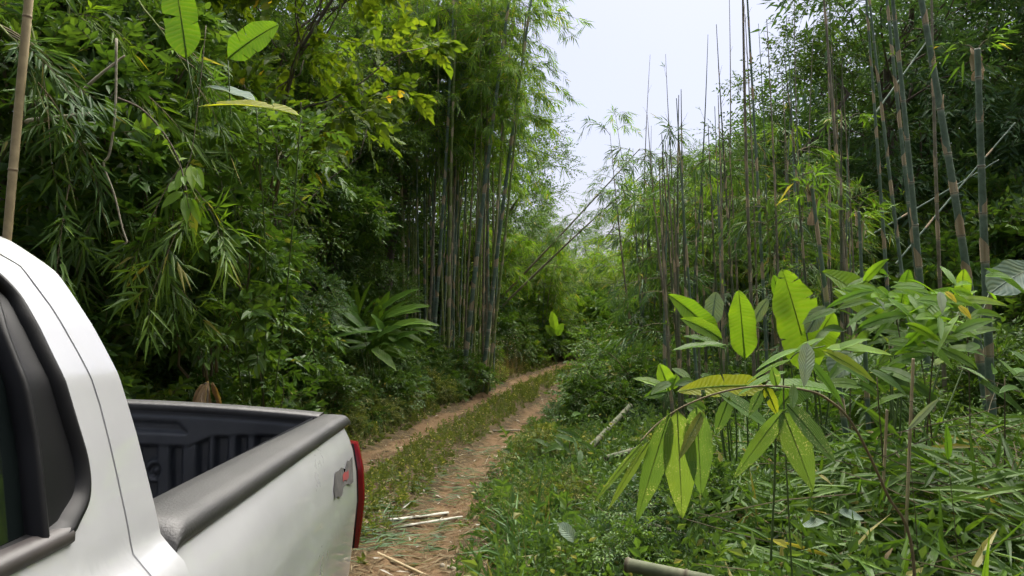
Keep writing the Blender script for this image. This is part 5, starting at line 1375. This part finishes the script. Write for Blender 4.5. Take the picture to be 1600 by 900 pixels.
# drooping branch with big speckled leaves close to the camera
d = 2.25
bb = floor_pt(1430, 900, 2.5)
o = thing('drooping_branch', 'drooping bamboo branch with big speckled leaves close to the camera', 'bamboo', tuple(bb))
stem_obj(o, [bb, at(1428, 883, 2.45), at(1385, 770, 2.4), at(1333, 664, 2.35), at(1290, 622, 2.3), at(1250, 608, d), at(1194, 603, d), at(1130, 612, d), at(1072, 633, d), at(1030, 660, d), at(1000, 690, d - .05)], .0055, .002, 'twig', n=60, tint=.9)
BL = [((1046, 646), (994, 818), .075, .35, -.1, (.35, -1, .1)), ((1058, 640), (1066, 812), .088, .8, 0, (-.05, -1, .1)), ((1088, 634), (1096, 776), .075, .45, .1, (-.3, -1, .1)), ((1122, 614), (1208, 672), .06, .2, 0, (.2, -.6, .8)),
      ((1222, 640), (1271, 768), .075, .6, 0, (-.1, -1, .2)), ((1228, 630), (1307, 726), .06, .3, .05, (.3, -.8, .5)), ((1226, 640), (1145, 750), .055, .5, 0, (.5, -1, .2)), ((1214, 604), (1206, 572), .03, .3, 0, (0, -1, 0)), ((1240, 600), (1238, 640), .025, .3, 0, (0, -1, 0)),
      ((1015, 688), (948, 800), .03, .9, 0, (.7, -.6, .3)), ((1005, 690), (925, 790), .02, .7, 0, (.7, -.6, .3)), ((1140, 620), (1118, 680), .04, .1, 0, (.2, -1, .3)), ((1100, 640), (1060, 720), .03, .95, .1, (.3, -1, .3)), ((1190, 610), (1170, 650), .03, .3, 0, (0, -1, 0))]
for a, b, W_, tn, tw, nr_ in BL:
    leaf_obj(o, at(a[0], a[1], d), at(b[0], b[1], d + rng.uniform(-.08, .05)), W_ * 1.2, MAT['blade'], tn, .0022, shape='lance', nrm=nr_, sag=.04, fold=.2, ripple=.012, ns=16, nc=3, twist=tw * 2)
pl = leaf_obj(o, at(1262, 536, 2.3), at(1256, 606, 2.25), .055, MAT['blade_pale'], .35, .002, shape='oval', nrm=(.1, -1, .1), fold=.12, label='pale bluish leaf underside')
# bright arching leaves above it
bb = floor_pt(1250, 900, 3.1)
o = thing('arching_shoot', 'bright shoot with long pointed leaves arching above the drooping branch', 'bamboo', tuple(bb))
stem_obj(o, [bb, at(1225, 640, 3.0), at(1236, 560, 2.9), at(1290, 540, 2.85)], .004, .002, n=24, tint=.1)
for a, b, W_, tn, nr_ in [((1290, 545), (1396, 556), .06, .85, (0, -.5, .9)), ((1284, 548), (1370, 600), .06, .92, (.3, -.8, .6)), ((1240, 552), (1290, 528), .04, .6, (0, -.4, 1)), ((1250, 545), (1180, 580), .035, .4, (0, -.3, 1)), ((1236, 562), (1165, 600), .02, .9, (0, -.5, .8)), ((1300, 550), (1360, 530), .045, .5, (0, -.4, .9)), ((1260, 560), (1320, 640), .05, .3, (.4, -.8, .4)), ((1230, 580), (1150, 620), .04, .2, (0, -.3, 1))]:
    leaf_obj(o, at(a[0], a[1], 2.85), at(b[0], b[1], 2.8), W_, MAT['blade_bright'], tn, .002, shape='lance', nrm=nr_, sag=.1, fold=.25, ns=14, nc=3)
# yellow torn leaf lying across the branch
bb = floor_pt(1195, 700, 3.4)
o = thing('yellow_leaf_sapling', 'torn yellow leaf with brown edge held up behind the drooping branch', 'plant', tuple(bb))
stem_obj(o, [bb, at(1212, 680, 3.35), at(1195, 606, 3.2)], .006, .004, n=12, tint=.1)
leaf_obj(o, at(1195, 604, 3.2), at(1058, 612, 3.1), .10, MAT['banana'], .94, .006, nrm=(0, -1, .5), tears=5, fold=.15, sag=.06, ns=22, label='torn yellow leaf')
leaf_obj(o, at(1195, 604, 3.2), at(1215, 650, 3.2), .05, MAT['banana'], .94, .005, nrm=(0, -1, .3), tears=4, fold=.15, sag=.1, ns=18, label='torn yellow leaf')
leaf_obj(o, at(1195, 604, 3.2), at(1330, 620, 3.3), .1, MAT['banana'], .2, .005, nrm=(0, -.4, 1), fold=.2, sag=.1)
# lone upright blade at the bottom edge and some pale leaves lying on the heap
def lone(label, a, b, d, W_, mat, tn, nr_=(0, -1, .3), name='lone_blade'):
    A = floor_pt(a[0], a[1], d) if a[1] > 880 else at(a[0], a[1], d)
    o = thing(name, label, 'leaf', tuple(A))
    leaf_obj(o, A, at(b[0], b[1], d), W_, MAT[mat], tn, .002, shape='lance', nrm=nr_, sag=.04, fold=.2, ns=12, nc=3, name='blade')
    if a[1] <= 880:
        g0 = A.copy(); g0[0] += .06; g0[2] = float(gz(g0[0], g0[1])); stem_obj(o, [g0, (g0 + A) / 2 + np.array([.03, .02, 0]), A], .0025, .0015, 'twig', 'stalk', 4, n=10, tint=.4)
    return o
lone('bright upright blade standing in the slash at the lower edge', (1500, 905), (1546, 832), 2.6, .07, 'blade_bright', .7, (.3, -1, .3))
lone('grey-blue folded leaf lying on the verge weeds', (870, 818), (905, 850), 4.6, .10, 'blade_pale', .4, (.2, -.7, .7), 'fallen_leaf')
lone('pale pointed leaf stuck in the dark slash heap', (1418, 672), (1470, 620), 3.3, .035, 'blade_pale', .6, (.3, -.9, .4), 'fallen_leaf')
lone('grey-green leaf lying beside the yellow bud', (1310, 800), (1350, 812), 3.6, .07, 'blade_pale', .2, (0, -.5, .9), 'fallen_leaf')
lone('grey leaf drooping over the slash by the lower edge', (1245, 820), (1290, 815), 3.6, .06, 'blade_pale', .3, (0, -.6, .8), 'fallen_leaf')
lone('upright green blade in the dark slash heap', (1482, 720), (1478, 662), 3.2, .05, 'blade_bright', .3, (.4, -1, .2))

# thin upright stems among the slash
for (b, t, d, l) in [((1408, 890), (1427, 560), 3.6, 'thin pale bare stem standing up from the slash, taller'), ((1370, 800), (1386, 640), 3.8, 'thin pale bare stem standing up from the slash, shorter')]:
    culm('bare_stem', l, floor_pt(b[0], b[1], d), at(t[0], t[1], d), .009, .007, .3, .004, 'culm_tan', .15, cat='stem')

# cut bamboo lying about
def pole(label, A, Bp, r, mat='culm', name='cut_pole', hollow=True, il=.4):
    A, Bp = np.asarray(A, float), np.asarray(Bp, float)
    o = thing(name, label, 'bamboo pole', tuple(A))
    g, nodes, rad = culm_geo(lambda t: A + (Bp - A) * np.asarray(t)[:, None], np.linalg.norm(Bp - A), r, r * .9, il, 14)
    link('stalk', g.mesh('stalk', [MAT[mat]], origin=A), o)
    g = Geo(); dv = unit(Bp - A); 
    s = unit(np.cross(dv, [0, 0, 1])); u_ = np.cross(s, dv); th = np.linspace(0, 2 * math.pi, 15)
    ringP = lambda q, rr: q + rr * (np.cos(th)[:, None] * s + np.sin(th)[:, None] * u_)
    Vv = np.concatenate([ringP(A - dv * .002, r * 1.03), ringP(A - dv * .002, r * .72), ringP(A + dv * .0, r * .70)])
    g.add(Vv, grid_faces(3, 15), .5)
    link('cut_end', g.mesh('cut_end', [MAT['cut']], origin=A), o)
    return o
MAT['cut'] = plain_mat('cut_bamboo', (.48, .44, .33), .7, .2, vary=(40, (.36, .32, .22), (.58, .54, .42)))
pole('cut grey-green bamboo pole lying at the lower edge', at(978, 882, 3.7), at(1215, 930, 3.4), .034, 'culm_grey')
pole('cut pole jutting from the slash beside the split log', at(946, 716, 6.9), at(1040, 690, 7.3), .027, 'culm_grey')
pole('mossy split log leaning on the verge', at(922, 700, 8.0), at(985, 634, 9.4), .036, 'culm_grey', 'split_log')
pole('long cane buried in the slash heap', at(1010, 818, 4.8), at(1270, 905, 4.0), .02, 'culm_grey')
pole('brown stick lying across the wheel rut', floor_pt(690, 856, 5.1, .03), floor_pt(810, 905, 4.6, .03), .018, 'culm_brown', 'stick')
pole('dry tan stick lying on the track by the bumper', floor_pt(590, 862, 5.3, .02), floor_pt(665, 885, 5.0, .02), .011, 'culm_tan', 'stick')
pole('thin twig lying across the far rut', floor_pt(770, 674, 11.8, .03), floor_pt(812, 664, 12.2, .03), .014, 'culm_brown', 'stick')
MAT['split'] = plain_mat('split_bamboo', (.62, .6, .5), .55, .3, vary=(14, (.34, .32, .25), (.55, .53, .46)))
def split(label, a, b, d0, d1, w):
    A, Bp = floor_pt(*a, d0, .03), floor_pt(*b, d1, .035); A = np.array(A); o = thing('split_bamboo', label, 'bamboo strip', tuple(A))
    dv = unit(Bp - A); s = unit(np.cross(dv, [0, 0, 1])); th = np.linspace(.15, math.pi - .15, 7); t = np.linspace(0, 1, 12)
    P = np.stack([A + (Bp - A) * tt + s * (w * np.cos(th))[:, None] + np.array([0, 0, 1]) * (w * (np.sin(th)))[:, None] for tt in t]); P2 = np.stack([A + (Bp - A) * tt + s * (w * .8 * np.cos(th))[:, None] + np.array([0, 0, 1]) * (w * .8 * (np.sin(th)) - .004)[:, None] for tt in t])
    g = Geo(); g.add(P.reshape(-1, 3), grid_faces(12, 7)); g.add(P2.reshape(-1, 3), grid_faces(12, 7))
    link('strip', g.mesh('strip', [MAT['split']], origin=A), o)
split('white split bamboo strip on the track, farther of two', (606, 0), (700, 0), 6.2, 6.75, .016)
split('white split bamboo strip on the track, nearer of two', (616, 0), (722, 0), 6.05, 6.55, .012)

# lianas and pale branches in front of the hanging bamboo
def vine(label, pts, d, r0, r1, mat='bark', nl=0, L=.09, name='liana', leafm='leaf_bright'):
    P = [at(x, y, d) for x, y in pts]; o = thing(name, label, 'vine', tuple(P[0]))
    stem_obj(o, P, r0, r1, mat, 'stem', 5, tint=.9, n=40)
    if nl:
        g = Geo(); C = poly(P, 40); idx = rng.integers(4, 40, nl); az = rnd(nl); az[:, 2] -= .5
        leaves(g, 'ovate2', C[idx], az, rnd(nl) + np.array([0, -1, .6]), L * rng.uniform(.7, 1.2, nl), L * .5, tints(nl), .3)
        link('foliage', g.mesh('foliage', [MAT[leafm], MAT['twig']], smooth=False, origin=P[0]), o)
    return o
MAT['pale_bark'] = plain_mat('pale_bark', (.3, .27, .2), .8, .2, vary=(20, (.2, .18, .12), (.4, .36, .28)))
vine('short pale forked branch high over the cab', [(124, 147), (155, 118), (195, 87)], 5.2, .014, .008, 'pale_bark')
vine('pale thick branch end beside the bare tan pole', [(40, 190), (90, 184), (140, 178)], 5.2, .022, .014, 'pale_bark', name='broken_branch')
vine('thin brown liana curving down between the sprays', [(184, 153), (222, 171), (258, 211), (280, 253), (292, 300)], 5.2, .008, .005, 'bark', 10)
vine('hanging liana with a hooked end above the cab', [(182, 60), (180, 173), (171, 240), (162, 258), (178, 302), (191, 355), (198, 378), (187, 381)], 5.0, .009, .006, 'pale_bark', 6)
vine('thin hanging root in front of the dark forest wall', [(345, 270), (348, 330), (342, 400)], 6.5, .006, .004, 'pale_bark')
vine('slim climbing stem on the dark forest wall', [(470, 160), (474, 250), (468, 330)], 9.5, .012, .008, 'pale_bark', 8)
# sprig of pale drooping leaves over the truck bed
A = at(300, 235, 5.4); o = thing('pale_sprig', 'sprig of pale yellow-green drooping leaves above the truck bed', 'plant', tuple(A))
stem_obj(o, [at(322, 40, 5.8), at(312, 140, 5.6), A, at(288, 280, 5.3), at(300, 345, 5.3)], .004, .002, 'twig', n=24, tint=.2)
for a, b in [((290, 262), (275, 300)), ((298, 258), (302, 298)), ((305, 262), (318, 296)), ((286, 300), (252, 326)), ((290, 306), (292, 350)), ((298, 310), (314, 352)), ((284, 285), (262, 300)), ((300, 330), (306, 372))]:
    leaf_obj(o, at(*a, 5.35), at(*b, 5.25), .075, MAT['blade_bright'], rng.uniform(.7, .95), .002, shape='oval', nrm=(rng.normal(0, .3), -1, .3), sag=.1, ns=9, nc=2)
# ------------------------------------------------------------------ ground cover that nobody could count
def scatter(n, y0, y1, s0, s1):
    y = y0 + (y1 - y0) * rng.random(n); s = rng.uniform(s0, s1, n)
    sl = np.interp(y, _yy, np.gradient(_cc, _yy)); q = np.sqrt(1 + sl ** 2)
    x = road_c(y) + s / q; yy = y - s * sl / q
    return x, yy, gz(x, yy)
def herbs(g, x, y, z, h, k, L, Wd, kind='ovate', old=.05, tint=(0, .9), droop=.25, alpha=62):
    n = len(x); P = np.stack([x, y, z - .02], -1); D = np.array([0, 0, 1.0]) + rnd(n, .32); D[:, 2] = np.abs(D[:, 2]) + .3
    twigs(g, P, D, h, k, L, Wd, kind, alpha, droop, tint, old, True, .3, 0, 1, .0025)
def blades(g, x, y, z, h, w, bend=.6, tint=(0, .9), old=.06, mat=0):
    n = len(x); P = np.stack([x, y, z - .02], -1); D = np.array([0, 0, 1.0]) + rnd(n, .38)
    leaves(g, 'lance', P, D, rnd(n), h, w, tints(n, tint[0], tint[1], old), bend * rng.random(n), mat)
def clumpy(x, y, f=2.2, th=-.2): return hsh(x, y, f, 3.3) + rng.normal(0, .5, len(x)) > th
def stuff(name, label, g, mats, cat='grass'):
    o = link(name, g.mesh(name, mats, smooth=False)); return tag(o, label, cat, None, 'stuff')
# grass and weeds between the ruts
g = Geo()
x, y, z = scatter(2000, 5.0, 24, -.42, .42); m = clumpy(x, y, 2.0, -.9) & ~((y < 6.4) & (rng.random(len(y)) < .6)); herbs(g, x[m], y[m], z[m], rng.uniform(.08, .3, m.sum()) * (1 - .6 * (np.abs(road_s(x[m], y[m])) > .38)), 11, .055, .026)
x, y, z = scatter(4200, 5.2, 24, -.42, .42); m = clumpy(x, y, 2.0, -.6) & ~((y < 6.8) & (rng.random(len(y)) < .8)); blades(g, x[m], y[m], z[m], rng.uniform(.06, .2, m.sum()), .007)
stuff('median_grass', 'low grass and weeds growing between the two wheel ruts', g, [MAT['weed_olive'], MAT['green_stem']])
# verge on the forest side
g = Geo()
x, y, z = scatter(3400, 3.0, 22, -2.7, -1.02); dd = np.clip((-road_s(x, y) - 1.0) / .8, .12, 1); herbs(g, x, y, z, rng.uniform(.3, .9, len(x)) * np.maximum(dd, .15), 14, .065, .03, old=.08)
x, y, z = scatter(5500, 3.0, 22, -2.5, -1.0); dd = np.clip((-road_s(x, y) - .95) / .8, .2, 1); blades(g, x, y, z, rng.uniform(.15, .5, len(x)) * dd, .009)
stuff('verge_weeds', 'weedy verge between the forest wall and the wheel rut', g, [MAT['weed_olive'], MAT['green_stem']], 'weeds')
g = Geo()
x, y, z = scatter(2200, 2.5, 20, -4.6, -2.2); herbs(g, x, y, z, rng.uniform(.25, .8, len(x)), 13, .09, .04)
x, y, z = scatter(2500, 3, 20, -4.4, -2.0); blades(g, x, y, z, rng.uniform(.3, .8, len(x)), .014, .7)
stuff('bank_undergrowth', 'tangled undergrowth on the bank below the forest wall', g, [MAT['weed_dark'], MAT['green_stem']], 'undergrowth')
# dry flowering grass by the bend
g = Geo()
x, y, z = scatter(520, 15.2, 19.5, -2.3, -1.05); P = np.stack([x, y, z], -1)
blades(g, P[:, 0], P[:, 1], P[:, 2], rng.uniform(.5, 1.15, len(P)), .012, .25, (0, .8), 0)
n = 700; i = rng.integers(0, len(P), n); leaves(g, 'ovate', P[i] + np.stack([rng.normal(0, .08, n), rng.normal(0, .08, n), rng.uniform(.45, 1.1, n)], -1), rnd(n), rnd(n), .03, .022, np.where(rng.random(n) < .25, 1, .5), 0)
stuff('dry_grass', 'brownish flowering grass at the bend below the bamboo clump', g, [MAT['dry_weed'], MAT['twig']])
# outer verge
g = Geo()
x, y, z = scatter(3600, 3.6, 20, .95, 3.0); dd = np.clip((road_s(x, y) - .9) / .8, .2, 1); vz = .55 + .75 * sstep(-.6, 1.0, hsh(x, y, 1.7, 5.)); herbs(g, x, y, z, rng.uniform(.2, .75, len(x)) * dd * vz, 13, .06, .029, old=.045)
x, y, z = scatter(5200, 3.6, 20, 1.0, 3.0); dd = np.clip((road_s(x, y) - .9) / .8, .25, 1); blades(g, x, y, z, rng.uniform(.12, .42, len(x)) * dd, .008)
n = 260; x, y, z = scatter(n, 3.6, 16, 1.2, 3.4); herbs(g, x, y, z, rng.uniform(.35, .7, n), 12, .11, .045, old=.02)
stuff('outer_verge_weeds', 'thick weeds with yellowish tips along the outer verge', g, [MAT['weed_dark'], MAT['green_stem']], 'weeds')
g = Geo()
n = 210; cx, cy, cz = scatter(n, 3.6, 10.5, 1.35, 4.6); k = 26
x = np.repeat(cx, k) + rng.normal(0, .05, n * k); y = np.repeat(cy, k) + rng.normal(0, .05, n * k); hh = np.repeat(rng.uniform(.45, 1.0, n), k) * rng.uniform(.6, 1.1, n * k)
D = np.array([0, 0, 1.0]) + rnd(n * k, .5); D[:, 2] = np.abs(D[:, 2])
leaves(g, 'lance2', np.stack([x, y, gz(x, y)], -1), D, rnd(n * k), hh, rng.uniform(.012, .024, n * k), tints(n * k, 0, .9, .06), rng.uniform(.3, 1.0, n * k))
stuff('arching_grass', 'tall tangled clumps of arching bamboo grass beside the outer verge', g, [MAT['bamboo_leaf_dark'], MAT['twig']])
g = Geo()
n = 900; x, y, z = scatter(n, 3.8, 18, 1.0, 3.4); blades(g, x, y, z, rng.uniform(.2, .7, n), .006, .5)
n = 700; x, y, z = scatter(n, 4, 20, -2.8, -1.0); blades(g, x, y, z, rng.uniform(.2, .7, n), .006, .5)
stuff('dead_stalks', 'dry tan stalks scattered through the verge weeds', g, [MAT['dry_weed'], MAT['twig']], 'dry stalks')
# slash heap of cut bamboo leaves in the foreground
def heap(x, y): return .75 * sstep(.5, 2.2, x) * sstep(1.7, 3.2, y) * (1 - .5 * sstep(5.0, 7.5, y)) * (1 + .3 * hsh(x, y, 2.1))
g = Geo()
n = 24000; x = rng.uniform(.55, 5.2, n); y = rng.uniform(2.1, 7.5, n); m = (x < .78 * y + .4) & (road_s(x, y) > 1.5 + rng.normal(0, .3, n)); x, y = x[m], y[m]; n = len(x)
z = gz(x, y) + heap(x, y) * rng.random(n) ** .45 + .02
D = rnd(n) * np.array([1, 1, .42]) + np.array([-.15, -.1, .1])
leaves(g, 'lance2', np.stack([x, y, z], -1), D, np.array([0, -.5, 1]) + rnd(n, .5), rng.uniform(.16, .4, n), rng.uniform(.018, .04, n), tints(n, 0, .9, .04), .25 * rng.random(n))
stuff('bamboo_slash', 'heap of cut bamboo leaves and blades over the near ground', g, [MAT['bamboo_leaf'], MAT['twig']], 'cut foliage')
g = Geo()
n = 520; x = rng.uniform(.8, 5.0, n); y = rng.uniform(2.4, 7.2, n); m = (x < .78 * y + .4) & (road_s(x, y) > 2.0); x, y = x[m], y[m]
for xx, yy in zip(x, y):
    a = rng.uniform(0, 6.28); zz = float(gz(xx, yy) + heap(xx, yy)) * 1.0; dv = np.array([math.cos(a), math.sin(a), rng.uniform(-.25, .5)]); L_ = rng.uniform(.25, .9)
    p0 = np.array([xx, yy, zz - rng.uniform(0, .2)]); V, F = tube(np.stack([p0, p0 + dv * L_ * .5 + rnd(1, .02)[0], p0 + dv * L_]), [.004, .0035, .002], 4, False); g.add(V, F, rng.random(), 0)
n = 1500; x = rng.uniform(.6, 5, n); y = rng.uniform(2.2, 7.5, n); m = road_s(x, y) > 1.8; x, y = x[m], y[m]; n = len(x)
leaves(g, 'ovate', np.stack([x, y, gz(x, y) + heap(x, y) * rng.random(n) + .015], -1), rnd(n) * np.array([1, 1, .3]), np.array([0, 0, 1]) + rnd(n, .5), rng.uniform(.05, .14, n), .03, tints(n, 0, 1, 0), .1, 1)
stuff('twig_debris', 'dead twigs and brown leaves strewn through the cut foliage', g, [MAT['twig'], MAT['dry_weed']], 'debris')
g = Geo()
n = 2000; x = rng.uniform(.9, 5.5, n); y = rng.uniform(3.0, 9.0, n); m = (x < .78 * y + .6) & (road_s(x, y) > 2.2); x, y = x[m], y[m]; herbs(g, x, y, gz(x, y) + heap(x, y) * .4, rng.uniform(.3, .75, len(x)), 11, .10, .04, old=.02)
stuff('heap_undergrowth', 'leafy undergrowth pushing up through the cut foliage', g, [MAT['weed_dark'], MAT['green_stem']], 'undergrowth')
# litter on the track: dry leaves and green cuttings
g = Geo()
x, y, z = scatter(8500, 3.6, 17, -1.3, 1.3); n = len(x); keep = rng.random(n) < np.clip(1.25 - (y - 4) * .1, .12, 1); x, y, z = x[keep], y[keep], z[keep]; n = len(x)
leaves(g, 'lance', np.stack([x, y, z + .035], -1), rnd(n) * np.array([1, 1, .12]), np.array([0, 0, 1]) + rnd(n, .25), rng.uniform(.05, .17, n), rng.uniform(.008, .024, n), tints(n, 0, .9, .06), .05)
stuff('leaf_litter', 'dry pale bamboo leaves littering the track', g, [MAT['dry_weed'], MAT['twig']], 'leaf litter')
g = Geo()
for cx, cy, n, a0 in ((-1.05, 5.6, 150, .35), (-.75, 6.1, 60, .3), (-.5, 8.6, 60, .1), (-.85, 7.5, 70, .2), (-.2, 10.2, 50, .1), (-1.3, 6.6, 70, .3), (-.55, 7.9, 50, 0)):
    x = cx + rng.normal(0, .28, n); y = cy + rng.normal(0, .22, n); a = a0 + rng.normal(0, .5, n) + math.pi * (rng.random(n) < .3)
    leaves(g, 'lance', np.stack([x, y, gz(x, y) + .03 + .05 * rng.random(n)], -1), np.stack([np.cos(a), np.sin(a), rng.normal(.05, .1, n)], -1), np.array([0, 0, 1]) + rnd(n, .3), rng.uniform(.12, .28, n), rng.uniform(.012, .022, n), tints(n, 0, .7, .05), .1)
stuff('green_cuttings', 'fresh bamboo leaf cuttings dropped on the track', g, [MAT['bamboo_leaf_dark'], MAT['twig']], 'cut foliage')
